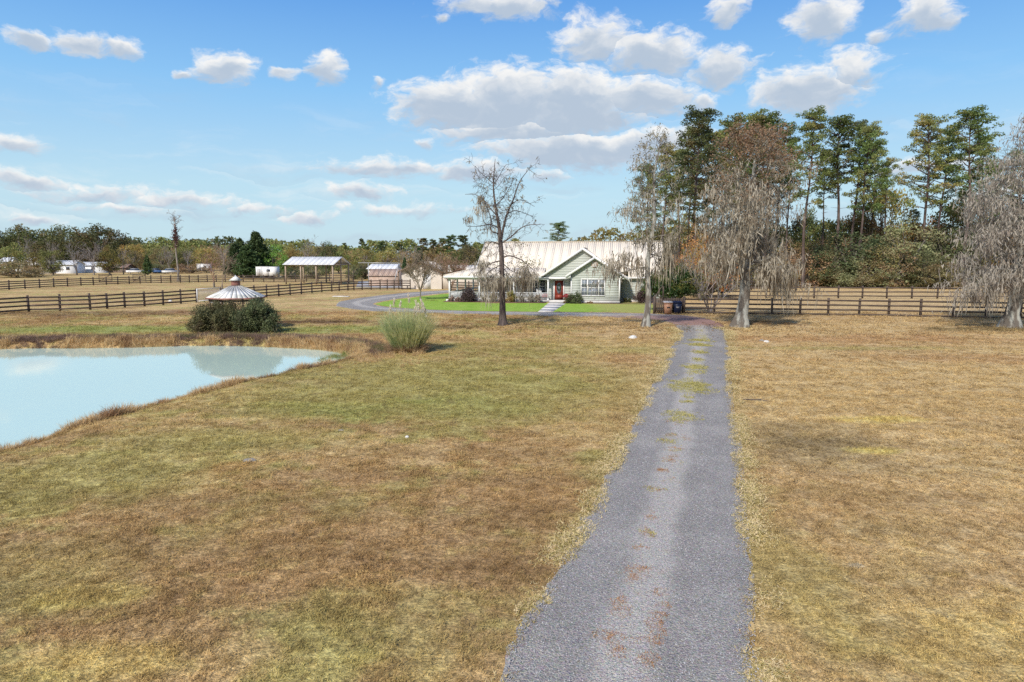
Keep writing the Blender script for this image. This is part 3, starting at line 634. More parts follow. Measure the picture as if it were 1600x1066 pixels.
for x, y, w, k in ((535,552,20,60),(560,548,22,60),(510,556,10,14),(505,563,9,12),(550,542,25,40)):
    q = G(x, y, -.2)
    for _ in range(k): xx, yy = q.x+rng.normal()*w/30*.5, q.y+rng.normal()*.7; c3.append((xx, yy, max(WZ-.05, float(groundz(xx, yy)[0])), .5+.5*rng.random()))
for x, y, w, k in ((575,560,30,90),(600,556,20,40),(590,535,40,90),(640,566,10,10)):
    q = G(x, y, 0)
    for _ in range(k): xx, yy = q.x+rng.normal()*w/30*.5, q.y+rng.normal()*1.0; c1.append((xx, yy, float(groundz(xx, yy)[0]), .35+.4*rng.random()))
for nm, cc, ss in (('bank_reeds', c1, rs), ('bank_weeds', c2, rs2), ('water_grass', c3, rs3)):
    cc = np.array(cc); scatter(nm, cc[:, :3], cc[:, 3], rng.random(len(cc)), ss)

# ================================================================== THE HOUSE (local frame: x along the front, y to the back)
HA = R(10); HO = Vector((11.06, 70.15, 0)); hu = Vector((math.cos(HA), -math.sin(HA), 0)); hv = Vector((math.sin(HA), math.cos(HA), 0))
def HW(u, v, z=0): return HO+hu*u+hv*v+Vector((0, 0, z))
house = thing('house', HO, 'sage green single storey house with cream metal roof and wraparound white porch', 'house', rz=-HA)
def hb(name, geo, m, stuff=False, parent=house, label=None):
    o = geo.build(name, m, parent, stuff=stuff)
    if label: o['label'] = label
    return o
def lap(geo, axis_, c, spans, z0, z1, step=.17, face=-1):
    """lap boards; spans(z)-> list of (a,b); axis 'u': wall in plane v=c, 'v': wall in plane u=c"""
    z = z0
    while z < z1-.01:
        h = min(step, z1-z)
        for a, b in spans(z+h*.5):
            if b-a < .03: continue
            if axis_ == 'u':
                o0, o1 = c+face*.028, c+face*.008
                V = [(a,c,z),(b,c,z),(b,c,z+h),(a,c,z+h),(a,o0,z),(b,o0,z),(b,o1,z+h),(a,o1,z+h)]
            else:
                o0, o1 = c+face*.028, c+face*.008
                V = [(c,a,z),(c,b,z),(c,b,z+h),(c,a,z+h),(o0,a,z),(o0,b,z),(o1,b,z+h),(o1,a,z+h)]
            geo.add(V, [(4,5,6,7),(0,4,7,3),(5,1,2,6),(0,1,5,4),(7,6,2,3)])
        z += step
def cut(a, b, holes, z):
    S_ = [(a, b)]
    for (h0, h1, z0, z1) in holes:
        if z0 < z < z1:
            T = []
            for s0, s1 in S_:
                if h1 <= s0 or h0 >= s1: T.append((s0, s1)); continue
                if h0 > s0: T.append((s0, h0))
                if h1 < s1: T.append((h1, s1))
            S_ = T
    return S_
# gable wing front wall (v=0), u -5..0
sg = Geo()
pk = .66; bx, bz = -3.9, 5.72      # big gable apex
sx, sz_ = -2.55, bz-pk*(-2.55-bx)   # small gable apex lies on the big gable's right slope
wh = (-3.9, -1.58, .84, 2.44)
sm = lambda z: [(max(-5.0, sx-(sz_-.10-z)/pk), min(0.0, sx+(sz_-.10-z)/pk))]
lap(sg, 'u', 0, lambda z: cut(*sm(z)[0], [wh], z), .28, sz_-.12)
hb('front_wall', sg, M['siding'])
sg = Geo(); lap(sg, 'u', 1.2, lambda z: cut(max(-8.0, bx-(bz-.1-z)/pk), min(.75, bx+(bz-.1-z)/pk), [(-7.45, -5.0, 0, 2.55)], z), 2.55, bz-.12)
hb('gable_wall', sg, M['siding'])
# recessed wall on the right, return walls, entry wall, porch wall
sg = Geo()
lap(sg, 'u', 2.2, lambda z: cut(0.0, 4.1, [], z), .28, 2.75)
lap(sg, 'v', 0.0, lambda z: [(0.0, 2.2)], .28, 2.8, face=1)
lap(sg, 'v', -5.0, lambda z: [(0.0, 2.0)], .2, 2.6, face=-1)
lap(sg, 'v', 4.1, lambda z: [(2.2+max(0, (z-2.7)/.61), 13.8-max(0, (z-2.7)/.61))], .28, 6.3, face=1)
hb('side_wall', sg, M['siding'], stuff=True)
sg = Geo(); lap(sg, 'u', 2.0, lambda z: cut(-7.75, -5.0, [(-7.02, -5.92, 0, 2.34)], z), .2, 2.6)
lap(sg, 'v', -7.75, lambda z: [(2.0, 3.0)], .2, 2.6, face=-1); hb('entry_wall', sg, M['siding'])
pw = [(-9.45, -8.92, .92, 2.28), (-8.62, -8.1, .92, 2.28), (-12.2, -11.2, .22, 2.3), (-13.9, -13.2, .92, 2.25), (-14.9, -14.2, .92, 2.25), (-10.7, -10.05, .92, 2.28)]
sg = Geo(); lap(sg, 'u', 3.0, lambda z: cut(-15.6, -7.75, pw, z), .2, 2.75)
lap(sg, 'v', -15.6, lambda z: [(3.0, 13)], .2, 3.5, face=-1)
lap(sg, 'v', -15.6, lambda z: [(3.2+(z-3.5)/.61, 12.8-(z-3.5)/.61)], 3.5, 6.3, face=-1); hb('porch_wall', sg, M['beige'])
# backing body so that nothing is hollow
bd = Geo(); bd.box(-15.5, 4.0, 3.12, 12.9, 0, 2.7); bd.box(-4.95, -.05, .12, 3.1, 0, 2.7); bd.box(-7.7, 0, 2.12, 3.1, 0, 2.6)
bd.box(-.05, 4.0, 2.3, 3.11, 0, 2.6); hb('core_wall', bd, M['dark'])
# foundation and porch floor
fd = Geo(); fd.box(-5.02, .02, -.02, .12, 0, .27); fd.box(0.03, 4.12, 2.16, 2.3, 0, .27); fd.box(-.1, .02, .13, 2.15, 0, .27); hb('foundation', fd, M['concrete'])
pf = Geo(); pf.box(-18.5, -7.4, .8, 2.98, 0, .2); pf.box(-18.5, -15.62, 2.985, 12.5, 0, .2); pf.box(-7.395, -5.03, .8, 1.98, 0, .2); hb('porch_floor', pf, M['concrete'])
# ceilings
cg = Geo(); cg.box(-18.5, -7.5, .75, 2.98, 2.58, 2.62); cg.box(-18.5, -15.62, 2.99, 12.5, 2.58, 2.62); cg.box(-7.45, -5.03, 1.25, 1.98, 2.52, 2.56); hb('porch_ceiling', cg, M['white'])
# --- trim
def rake(g, u0, z0, u1, z1, v, w=.2, t=.06): g.bar((u0, v, z0), (u1, v, z1), t, w, up=(0, -1, 0)) if False else g.add(*rakeV(u0, z0, u1, z1, v, w, t))
def rakeV(u0, z0, u1, z1, v, w, t):
    V = [(u0, v, z0), (u1, v, z1), (u1, v, z1-w), (u0, v, z0-w), (u0, v+t, z0), (u1, v+t, z1), (u1, v+t, z1-w), (u0, v+t, z0-w)]
    return V, [(0,1,2,3),(4,7,6,5),(0,4,5,1),(3,2,6,7),(0,3,7,4),(1,5,6,2)]
for (a, b_) in (((-8.45, bz-pk*(bx+8.45)), (bx, bz)), ((bx, bz), (.75, bz-pk*(.75-bx)))):
    hb('gable_fascia', Geo().add(*rakeV(a[0], a[1]+.02, b_[0], b_[1]+.02, .76, .26, .06)), M['trim'])
for (a, b_) in (((sx-3.0, sz_-pk*3.0), (sx, sz_)), ((sx, sz_), (.75, sz_-pk*(.75-sx)))):
    hb('gable_fascia', Geo().add(*rakeV(a[0], a[1]+.02, b_[0], b_[1]+.02, -.46, .26, .06)), M['trim'])
# boxed eave returns
for pts in ([(-5.5,2.55),(-5.03,2.55),(-5.03,3.0),(-5.5,2.68)], [(.03,2.52),(1.15,2.52),(.75,2.68),(.03,3.1)]):
    hb('eave_return', Geo().prism([(p[0], -.36, p[1]) for p in pts], (0, .45, 0)), M['trim'])
hb('corner_board', Geo().box(-.1, .032, -.06, -.03, .28, 2.6), M['trim']); hb('corner_board', Geo().box(-5.035, -4.93, -.06, -.03, .2, 2.7), M['trim'])
hb('corner_board', Geo().box(4.02, 4.15, 2.14, 2.17, .28, 2.6), M['trim'])
hb('frieze_board', Geo().box(-7.6, -5.06, 1.10, 1.17, 2.42, 2.62), M['trim'])
hb('porch_beam', Geo().box(-18.45, -7.45, .92, 1.06, 2.34, 2.56), M['trim']); hb('porch_beam', Geo().box(-18.45, -18.31, 1.07, 12.4, 2.34, 2.56), M['trim'])
hb('fascia', Geo().box(-18.8, -8.2, .56, .60, 2.50, 2.765), M['trim']); hb('fascia', Geo().box(-18.84, -18.80, .56, 12.6, 2.50, 2.765), M['trim'])
hb('fascia', Geo().box(.85, 4.5, 1.72, 1.76, 2.50, 2.68), M['trim'])
# --- posts and rails of the porch
posts_u = [-18.3, -14.98, -11.2, -7.52]
pm = Geo().box(-.075, .075, -.075, .075, .2, 2.34).box(-.1, .1, -.1, .1, .2, .36).box(-.1, .1, -.1, .1, 2.22, 2.335).mesh('porch_post', M['white'])
for u in posts_u: inst('porch_post', pm, house, (u, 1.0, 0))
for v in (4.4, 8.2, 12.3): inst('porch_post', pm, house, (-18.3, v, 0))
for v in (12.3,): inst('porch_post', pm, house, (-15.7, v, 0))
def railing(a, b):
    L = (Vector(b)-Vector(a)).length; g_ = Geo(); d = (Vector(b)-Vector(a)).normalized(); ax = abs(d.x) > .5
    top = Geo().bar((*a, .98), (*b, .98), .09, .06); hb('top_rail', top, M['white']); hb('bottom_rail', Geo().bar((*a, .32), (*b, .32), .06, .05), M['white'])
    n = int(L/.125)
    for k in range(1, n):
        p = Vector(a)+d*(L*k/n); g_.box(p.x-.02, p.x+.02, p.y-.02, p.y+.02, .35, .95)
    hb('baluster', g_, M['white'], stuff=True)
for k in range(3): railing((posts_u[k]+.08, 1.0), (posts_u[k+1]-.08, 1.0))
railing((-18.3, 1.08), (-18.3, 4.32)); railing((-18.3, 4.48), (-18.3, 8.12)); railing((-18.3, 8.28), (-18.3, 12.2)); railing((-18.2, 12.3), (-15.8, 12.3))
# --- roof: one object for each metal sheet, with raised ribs
def sheet(p0, p1, q0, q1, ribs=4, t=.012, rh=.010):
    """p0->p1 along the eave, q0,q1 along the ridge above them"""
    p0, p1, q0, q1 = map(Vector, (p0, p1, q0, q1)); g_ = Geo(); nrm = (p1-p0).cross(((q0+q1)/2-(p0+p1)/2)).normalized()
    if nrm.z < 0: nrm = -nrm
    V = [p0, p1, q1, q0]; g_.add([tuple(v) for v in V]+[tuple(v-nrm*t*2) for v in V], [(0,1,2,3),(7,6,5,4),(0,4,5,1),(1,5,6,2),(2,6,7,3),(3,7,4,0)])
    for k in range(ribs):
        f = (k+.5)/ribs; a, b = p0.lerp(p1, f)+nrm*.002, q0.lerp(q1, f)+nrm*.002
        if (b-a).length > .15: 
            e = (p1-p0).normalized()*.028; V = [a-e, a+e, a+nrm*rh+e*.4, a+nrm*rh-e*.4, b-e, b+e, b+nrm*rh+e*.4, b+nrm*rh-e*.4]
            g_.add([tuple(v) for v in V], [(1,2,6,5),(2,3,7,6),(3,0,4,7),(0,1,2,3),(7,6,5,4)])
    return g_
RV, RZ = 8.0, 6.5; PV, PZ = 3.2, 3.57      # ridge, pitch break
ulist = np.linspace(-15.75, 4.5, 23)
for k in range(22):
    a, b = ulist[k], ulist[k+1]
    if b <= -7.7:
        hb('roof_panel', sheet((a, PV, PZ), (b, PV, PZ), (a, RV, RZ), (b, RV, RZ)), M['roofm'])
    else:
        v0 = 1.75 if a > .5 else 2.6; z0 = RZ-.61*(RV-v0)
        hb('roof_panel', sheet((a, v0, z0), (b, v0, z0), (a, RV, RZ), (b, RV, RZ)), M['roofm'])
    hb('roof_panel', sheet((b, 14.2, 2.72), (a, 14.2, 2.72), (b, RV, RZ), (a, RV, RZ), ribs=0), M['roofm'])
ul = np.linspace(-18.85, -8.0, 12)
hipv = lambda u: PV if u > -15.75 else .55+(u+18.85)*(PV-.55)/3.1
hz = lambda v: 2.78+(v-.55)*(PZ-2.78)/(PV-.55)
for k in range(11):
    a, b = ul[k], ul[k+1]; va, vb = hipv(a), hipv(b)
    hb('roof_panel', sheet((a, .55, 2.78), (b, .55, 2.78), (a, max(va, .56), hz(max(va, .56))), (b, vb, hz(vb))), M['roofm'])
vl = np.linspace(.55, 12.6, 14); hipu = lambda v: -15.75 if v > PV else -18.85+(v-.55)*3.1/(PV-.55)
for k in range(13):
    a, b = vl[k], vl[k+1]; ua, ub = max(hipu(a), -18.84), hipu(b); zu = lambda u: 2.78+(u+18.85)*(PZ-2.78)/3.1
    hb('roof_panel', sheet((-18.85, b, 2.78), (-18.85, a, 2.78), (ub, b, zu(ub)), (ua, a, zu(ua))), M['roofm'])
vr = np.linspace(.78, 6.75, 8)
for k in range(7):      # big gable, two slopes; upper ends die into the main roof
    a, b = vr[k], vr[k+1]
    for s_, ue in ((-1, -8.45), (1, .78)):
        zz = bz-pk*abs(ue-bx)
        def top(v): return (bx, v, bz)
        def low(v):    # where main roof overtakes the gable slope
            zm = RZ-.61*(RV-v); z = max(zz, zm); return (bx+s_*(bz-z)/pk, v, z)
        if v := low(b):
            hb('roof_panel', sheet(low(a), low(b), top(a), top(b), ribs=3), M['roofm'])
vs_ = np.linspace(-.44, 1.1, 3)
for k in range(2):
    a, b = vs_[k], vs_[k+1]
    for s_, ue in ((-1, sx-3.05), (1, .78)):
        hb('roof_panel', sheet((ue, a, sz_-pk*abs(ue-sx)), (ue, b, sz_-pk*abs(ue-sx)), (sx, a, sz_), (sx, b, sz_), ribs=3), M['roofm'])
hb('ridge_cap', Geo().bar((-15.8, RV, RZ+.02), (4.55, RV, RZ+.02), .3, .05), M['roofm'])
hb('ridge_cap', Geo().bar((bx, .76, bz+.02), (bx, 6.7, bz+.02), .22, .05), M['roofm']); hb('ridge_cap', Geo().bar((sx, -.46, sz_+.02), (sx, 1.2, sz_+.02), .22, .05), M['roofm'])
hb('ridge_cap', Geo().bar((-18.83, .57, 2.80), (-15.75, PV, PZ+.02), .22, .04), M['roofm'])
for u in (-15.8, 4.5): 
    hb('gable_fascia', Geo().bar((u, 3.2 if u < 0 else 1.75, (PZ if u < 0 else 2.68)-.03), (u, RV, RZ-.03), .04, .2), M['trim'])
# --- windows
def window(u0, u1, z0, z1, v, splits, glass, face=-1):
    w = Geo(); t = .09; o0, o1 = v-.06, v+.02
    w.box(u0-t, u1+t, o0, o1, z1, z1+t).box(u0-t, u1+t, o0-.02, o1, z0-t, z0).box(u0-t, u0, o0, o1, z0, z1).box(u1, u1+t, o0, o1, z0, z1)
    for s_ in splits: w.box(s_-.05, s_+.05, o0, o1, z0, z1)
    win = hb('window', w, M['trim']); ed = [u0]+[s_ for s_ in splits]+[u1]
    for a, b in zip(ed[:-1], ed[1:]):
        a2, b2 = a+(.05 if a != u0 else 0), b-(.05 if b != u1 else 0); zm = (z0+z1)/2-.03
        Geo().box(a2, b2, v-.045, v+.01, zm-.03, zm+.03).build('meeting_rail', M['trim'], win)
        for za, zb in ((z0, zm-.03), (zm+.03, z1)):
            Geo().box(a2, b2, v-.012, v-.004, za, zb).build('pane', glass, win)
            mg = Geo(); nn = 2 if b2-a2 > .6 else 1
            for q in range(1, nn+1): x = a2+(b2-a2)*q/(nn+1); mg.box(x-.009, x+.009, v-.026, v-.014, za, zb)
            mg.box(a2, b2, v-.028, v-.016, (za+zb)/2-.009, (za+zb)/2+.009); mg.build('muntin', M['trim'], win, stuff=True)
    return win
window(-3.9, -1.58, .84, 2.44, 0, (-3.3, -2.15), M['glass'])
for h in (pw[0], pw[1], pw[3], pw[4], pw[5]): window(*h[:2], h[2], h[3], 3.0, (), M['glassd'])
fr = hb('back_door', Geo().box(-12.2, -11.2, 2.97, 3.02, .22, 2.3), M['white']); Geo().box(-12.05, -11.35, 2.955, 2.968, 1.1, 2.15).build('pane', M['glassd'], fr)
# --- front door
dw = hb('front_door', Geo().box(-6.93, -6.01, 1.97, 2.02, .22, 2.26), M['door'])
Geo().box(-7.05, -6.93, 1.93, 2.0, .2, 2.36).box(-6.01, -5.9, 1.93, 2.0, .2, 2.36).box(-6.93, -6.01, 1.93, 2.0, 2.27, 2.36).build('frame', M['trim'], dw)
Geo().prism([(-6.47+.26*math.cos(t), 1.965, 1.45+.62*math.sin(t)) for t in np.linspace(0, 6.283, 17)[:-1]], (0, -.012, 0)).build('pane', M['glass'], dw)
Geo().box(-6.85, -6.09, 1.955, 1.968, .32, .72).build('panel', M['door'], dw); Geo().lathe([(0, -.03), (.035, 0), (0, .03)], 8, (-6.1, 1.93, 1.15)).build('handle', M['metal'], dw)
# octagonal louvre in the small gable
vt = hb('gable_vent', Geo().prism([(-2.6+.36*math.cos(t), -.03, 4.0+.36*math.sin(t)) for t in np.linspace(R(22.5), R(382.5), 9)[:-1]], (0, -.05, 0)), mat('peach louvre', (.55, .36, .24), .7, (.6, .42, .3), 3))
lv = Geo()
for k in range(6): lv.box(-2.6-.27, -2.6+.27, -.11, -.082, 3.76+k*.085, 3.80+k*.085)
lv.build('slat', M['trim'], vt, stuff=True)
ln = hb('porch_lamp', Geo().lathe([(.0, 0), (.05, .0), (.07, .1), (.05, .16), (0, .18)], 8, (-5.25, 1.9, 2.05)), M['dark'])
hb('outlet_box', Geo().box(-2.65, -2.5, -.06, -.028, .45, .6), M['lid'])
hb('step', Geo().box(-7.3, -5.3, .3, .79, 0, .11), M['concrete'])
# things about the porch
def root(u, v, z=0): return HW(u, v, z)
wk = Geo(); wp = [HW(-7.3, .28, .03), HW(-5.45, .28, .03), G(862, 488.2, .03), G(840, 487.7, .03)]
for k in range(4):
    a0, a1 = k/4+.0012, (k+1)/4-.0012; P = [wp[0].lerp(wp[3], a0), wp[1].lerp(wp[2], a0), wp[1].lerp(wp[2], a1), wp[0].lerp(wp[3], a1)]
    if k == 0: walk = tag(bpy.data.objects.new('front_walk', None), 'pale concrete walk slanting from the lane to the front door', None, kind='structure'); COL.objects.link(walk)
    Geo().prism([(p.x, p.y, p.z) for p in P], (0, 0, -.06)).build('slab', M['concrete'], walk)
w = thing('wreath', HW(-6.47, 1.94, 1.5), 'dark wreath hanging on the glass of the red brown front door', 'wreath', rz=-HA)
t = rng.random(260)*6.28; c = np.stack([.17*np.cos(t), -.02+rng.normal(size=260)*.02, .26*np.sin(t)], 1)+rng.normal(size=(260, 3))*.025
Geo().leaves(c, .07, rng).build('greenery', M['magnolia'], w); Geo().leaves(rng.normal(size=(60, 3))*.03+np.array([0, -.05, -.26]), .07, rng).build('bow', M['dark'], w)
for k, (u, lab) in enumerate(((-7.9, 'crimson potted mum on the porch left of the red brown front door'), (-5.62, 'crimson potted mum on the porch right of the red brown front door'))):
    p_ = thing('potted_flowers', HW(u, 1.55, .2), lab, 'flower pot', 'crimson mums flanking the front door')
    Geo().lathe([(0, 0), (.15, 0), (.2, .3), (.22, .31), (.18, .31), (0, .28)], 12).build('pot', M['dark'], p_)
    d_ = rng.normal(size=(700, 3)); d_ /= np.linalg.norm(d_, axis=1)[:, None]; d_[:, 2] = np.abs(d_[:, 2]); Geo().leaves(d_*np.array([.36, .36, .33])+np.array([0, 0, .32]), .07, rng).build('blooms', M['mums'], p_)
def rocker(loc, rz, lab):
    t_ = thing('rocking_chair', loc, lab, 'rocking chair', 'white rocking chairs on the front porch', rz=rz)
    Geo().box(-.27, .27, -.25, .25, .42, .46).build('seat', M['white'], t_)
    for x in (-.25, .25):
        Geo().bar((x, -.24, .04), (x, -.24, .66), .045, .045).build('leg', M['white'], t_); Geo().bar((x, .24, .04), (x, .34, 1.15), .045, .045).build('leg', M['white'], t_)
        Geo().bar((x, -.3, .67), (x, .3, .69), .07, .03).build('armrest', M['white'], t_)
        rk = Geo(); pts = [(x, yy, .03+.12*(yy/.5)**2) for yy in np.linspace(-.45, .5, 7)]
        for a, b in zip(pts[:-1], pts[1:]): rk.bar(a, b, .035, .05)
        rk.build('rocker', M['white'], t_)
    for x in np.linspace(-.18, .18, 5): Geo().bar((x, .24, .46), (x, .33, 1.12), .05, .02).build('slat', M['white'], t_)
    Geo().bar((-.26, .34, 1.14), (.26, .34, 1.14), .03, .08).build('headrest', M['white'], t_)
rocker(HW(-8.5, 1.75, .2), R(15), 'white rocking chair on the porch nearest the front door'); rocker(HW(-14.2, 2.1, .2), R(-10), 'white rocking chair on the porch behind the bare mossy tree')

# ================================================================== FENCES
def fence(name, label, px, rails, h, cat='fence', group='dark brown board fences', zs=None, post_w=.14, rh=.14, every=True, closed=None):
    P = [G(*p) if not isinstance(p, Vector) else p for p in px]
    if not every:      # respace posts at the given interval
        A = np.array([tuple(p)[:2] for p in P]); L = np.hypot(*np.diff(A, axis=0).T).sum(); P = [Vector((*q, 0)) for q in resamp(P, max(2, int(round(L/2.45))+1))]
    t_ = thing(name, P[0], label, cat, group)
    pm_ = Geo().box(-post_w/2, post_w/2, -post_w/2, post_w/2, -.05, h+.08).prism([(-post_w/2, -post_w/2, h+.08), (post_w/2, -post_w/2, h+.08), (post_w/2, post_w/2, h+.08), (-post_w/2, post_w/2, h+.08)], (0, 0, .02)).mesh('post', M['post'])
    rm = Geo().box(0, 1, -.02, .02, -rh/2, rh/2).mesh('rail', M['wood'])
    r = random.Random(len(px)*7+int(h*10))
    for k, p in enumerate(P):
        q = p-P[0]; inst('post', pm_, t_, (q.x, q.y, 0), rot=(r.gauss(0, .012), r.gauss(0, .012), r.uniform(-.1, .1)), sc=(1, 1, 1+r.gauss(0, .012)))
    for k in range(len(P)-1):
        a, b = P[k]-P[0], P[k+1]-P[0]; d = b-a; L = d.length; an = math.atan2(d.y, d.x); off = Vector((d.y, -d.x, 0)).normalized()*(post_w/2+.022)
        if off.y > 0: off = -off
        for z in (zs or [h*(i+.5)/rails+.02 for i in range(rails)]):
            dz = [r.gauss(0, .012), r.gauss(0, .012)]
            o = inst('rail', rm, t_, (a.x+off.x, a.y+off.y, z+dz[0]), rot=(r.gauss(0, .02), -math.atan2(dz[1]-dz[0], L), an), sc=(L*.997, 1, 1))
    return t_
ll = fence('board_fence', 'long dark brown four rail fence on the left just behind the pond lawn', [G(-130, 503), G(-60, 497), G(-5, 491), G(45,487.5),G(94,486),G(141,484.2),G(167.5,482.5),G(195,480.5),G(226,479),G(255,477),G(282.5,474.5),G(307,472.6)], 4, 1.38, zs=(.2, .56, .92, 1.26))
fence('board_fence', 'dark brown four rail fence running from behind the gazebo to the beige garage', [(345,470),(360,469),(378,467.5),(397,466),(416.6,464.5),(435.6,463),(453.4,461.3),(470.9,459.6),(487.4,458),(502.9,456.8),(518.4,455.8),(530,455),(543.6,454),(553,453.4),(566,453),(580,452.7),(594,452.5),(605,452.4),(616,452.4),(628,452.4),(641,452.4)], 4, 1.38, zs=(.2, .56, .92, 1.26))
fence('board_fence', 'farther dark brown fence along the back of the left paddock', [(-40,456),(-12,454.2),(14,452.8),(39,451.3),(62,450),(84,448.8),(105.5,447.6),(126.5,446.6),(146,446),(166,445.2),(184,444.5),(202,443.6),(219,443.2),(236,442.8),(252,442.6),(267,442.2),(282,441.9),(296,441.6),(310,441.3),(324,441.1),(338,441),(352,440.9),(366,440.9),(380,440.8),(396,440.8),(412,440.8),(428,440.8),(445,440.7),(462,440.6),(479,440.4),(497,440.2),(515,440),(533,440),(552,440)], 4, 1.3)
fence('board_fence', 'front dark brown four rail fence right of the trash bins', [(1069,490),(1116,490.6),(1162,491.3),(1206,491.8),(1250,492.5),(1294,493.1),(1342.2,493.7),(1388.4,494.4),(1438,495.4),(1489,496.5),(1540.4,497.5),(1594,498.6),(1650,500)], 4, 1.34, zs=(.1, .48, .86, 1.24))
fence('board_fence', 'second brown fence crossing the right paddock before the shrub edge', [(1046,465.2),(1084,465.4),(1122,465.6),(1160,465.8),(1197,466),(1234,466.2),(1272,466.4),(1309.6,466.4),(1347.4,466.5),(1385.6,466.6),(1424.8,466.7),(1464.7,466.8),(1505,467),(1546,467.2),(1588,467.4),(1632,467.6)], 3, 1.38, zs=(.28, .76, 1.24))
fence('board_fence', 'distant reddish brown fence seen between the big mossy tree and the bins', [(1030,455),(1066,454.6),(1102,454.2),(1138,454),(1174,453.8),(1210,453.8),(1244,453.8)], 3, 1.38, zs=(.28, .76, 1.24))
fence('board_fence', 'brown rail fence on green grass seen through the left end of the porch', [HW(-24, 22), HW(-21, 21), HW(-18.5, 20.2), HW(-16, 19.5), HW(-13, 18.8)], 4, 1.35)
def gate(name, label, a, b, h, m, mesh_=False, z0=.12):
    a, b = Vector(a), Vector(b); t_ = thing(name, a, label, 'gate'); d = b-a; t_.rotation_euler = (0, 0, math.atan2(d.y, d.x)); L = d.length
    w = .07
    for x in (0, L): Geo().box(x-w/2, x+w/2, -w/2, w/2, 0, h+.05).build('frame_post', m, t_)
    for z in (z0, h-.05): Geo().box(w/2, L-w/2, -.025, .025, z, z+.08).build('frame_rail', m, t_)
    if mesh_:
        g_ = Geo()
        for x in np.arange(.1, L, .12): g_.box(x-.008, x+.008, -.008, .008, z0+.08, h-.05)
        for z in np.arange(z0+.15, h-.1, .12): g_.box(w/2, L-w/2, -.022, -.010, z, z+.016)
        g_.build('wire_mesh', M['metal'], t_, stuff=True)
    else:
        for z in np.linspace(z0+.3, h-.3, 2): Geo().box(w/2, L-w/2, -.02, .02, z, z+.09).build('board', m, t_)
        Geo().bar((w, 0, z0+.1), (L-w, 0, h-.08), .03, .08).build('brace', m, t_)
    return t_
gate('wire_gate', 'white framed wire mesh gate left of the gazebo roof', G(308.5, 473), G(344, 470), 1.42, M['white'], True)
gate('board_gate', 'dark brown gate in the farther left fence under the bare grey trees', G(155, 441.5), G(175, 440.5), 1.5, M['post'])
gate('board_gate', 'dark brown gate in the farther left fence toward the dead snag', G(208, 441), G(228, 440), 1.4, M['post'])
# slatted double gate behind the bins
gt = thing('slatted_gate', G(1022, 490.2), 'dark slatted wooden gate with sweeping brace behind the trash bins', 'gate'); Lg = (G(1068, 490)-G(1022, 490.2)).length
for x in (0, Lg): Geo().box(x-.08, x+.08, -.08, .08, 0, 1.45).build('post', M['post'], gt)
sl = Geo().box(-.06, .06, -.015, .015, .08, 1.3).mesh('slat', M['wood'])
for k, x in enumerate(np.linspace(.15, Lg-.15, 15)): inst('slat', sl, gt, (x, 0, 0))
for z in (.2, 1.1): Geo().box(.081, Lg-.081, .02, .06, z, z+.1).build('rail', M['post'], gt)
arc = [(.05+.02, 0, 1.3)]+[(x, 0, 1.3+1.0*math.sin(min(1, x/.62)*1.3)**1.2) for x in np.linspace(.12, .72, 7)]
ag = Geo()
for a, b in zip(arc[:-1], arc[1:]): ag.bar(a, b, .07, .12, up=(0, 1, 0))
ag.build('sweep_brace', M['post'], gt); Geo().box(.68, .78, -.05, .05, 1.2, 2.3).build('tall_post', M['post'], gt)

# ================================================================== GAZEBO
gz = thing('gazebo', Vector((PD(371, 500, 45.2).x, 45.2, 0)), 'small octagonal gazebo with weathered white roof beside the pond', 'gazebo', rz=R(12), sc=(1.03, 1.03, .97))
er, ez, az_ = 1.84, 2.22, 2.98
oc = [(math.cos(R(22.5+45*k)), math.sin(R(22.5+45*k))) for k in range(8)]
def strip8(k, f0, f1, r0, z0, r1, z1, dz):   # roof plank on facet k, between facet fractions
    a, b = np.array(oc[k]), np.array(oc[(k+1) % 8]); P = [(1-f0)*a+f0*b, (1-f1)*a+f1*b]
    V = [(P[0][0]*r0, P[0][1]*r0, z0+dz), (P[1][0]*r0, P[1][1]*r0, z0+dz), (P[1][0]*r1, P[1][1]*r1, z1+dz), (P[0][0]*r1, P[0][1]*r1, z1+dz)]
    return Geo().prism(V, (0, 0, -.03))
for k in range(8):
    for q in range(4):
        strip8(k, q/4+.012, (q+1)/4-.012, er, ez, .33, az_, .015*(q % 2)).build('roof_plank', M['gazroof'], gz)
Geo().add([(c_[0]*er*.985, c_[1]*er*.985, ez-.035) for c_ in oc]+[(c_[0]*.32, c_[1]*.32, az_-.04) for c_ in oc], [(k, (k+1) % 8, 8+(k+1) % 8, 8+k) for k in range(8)]).build('roof_deck', M['oldwood'], gz)
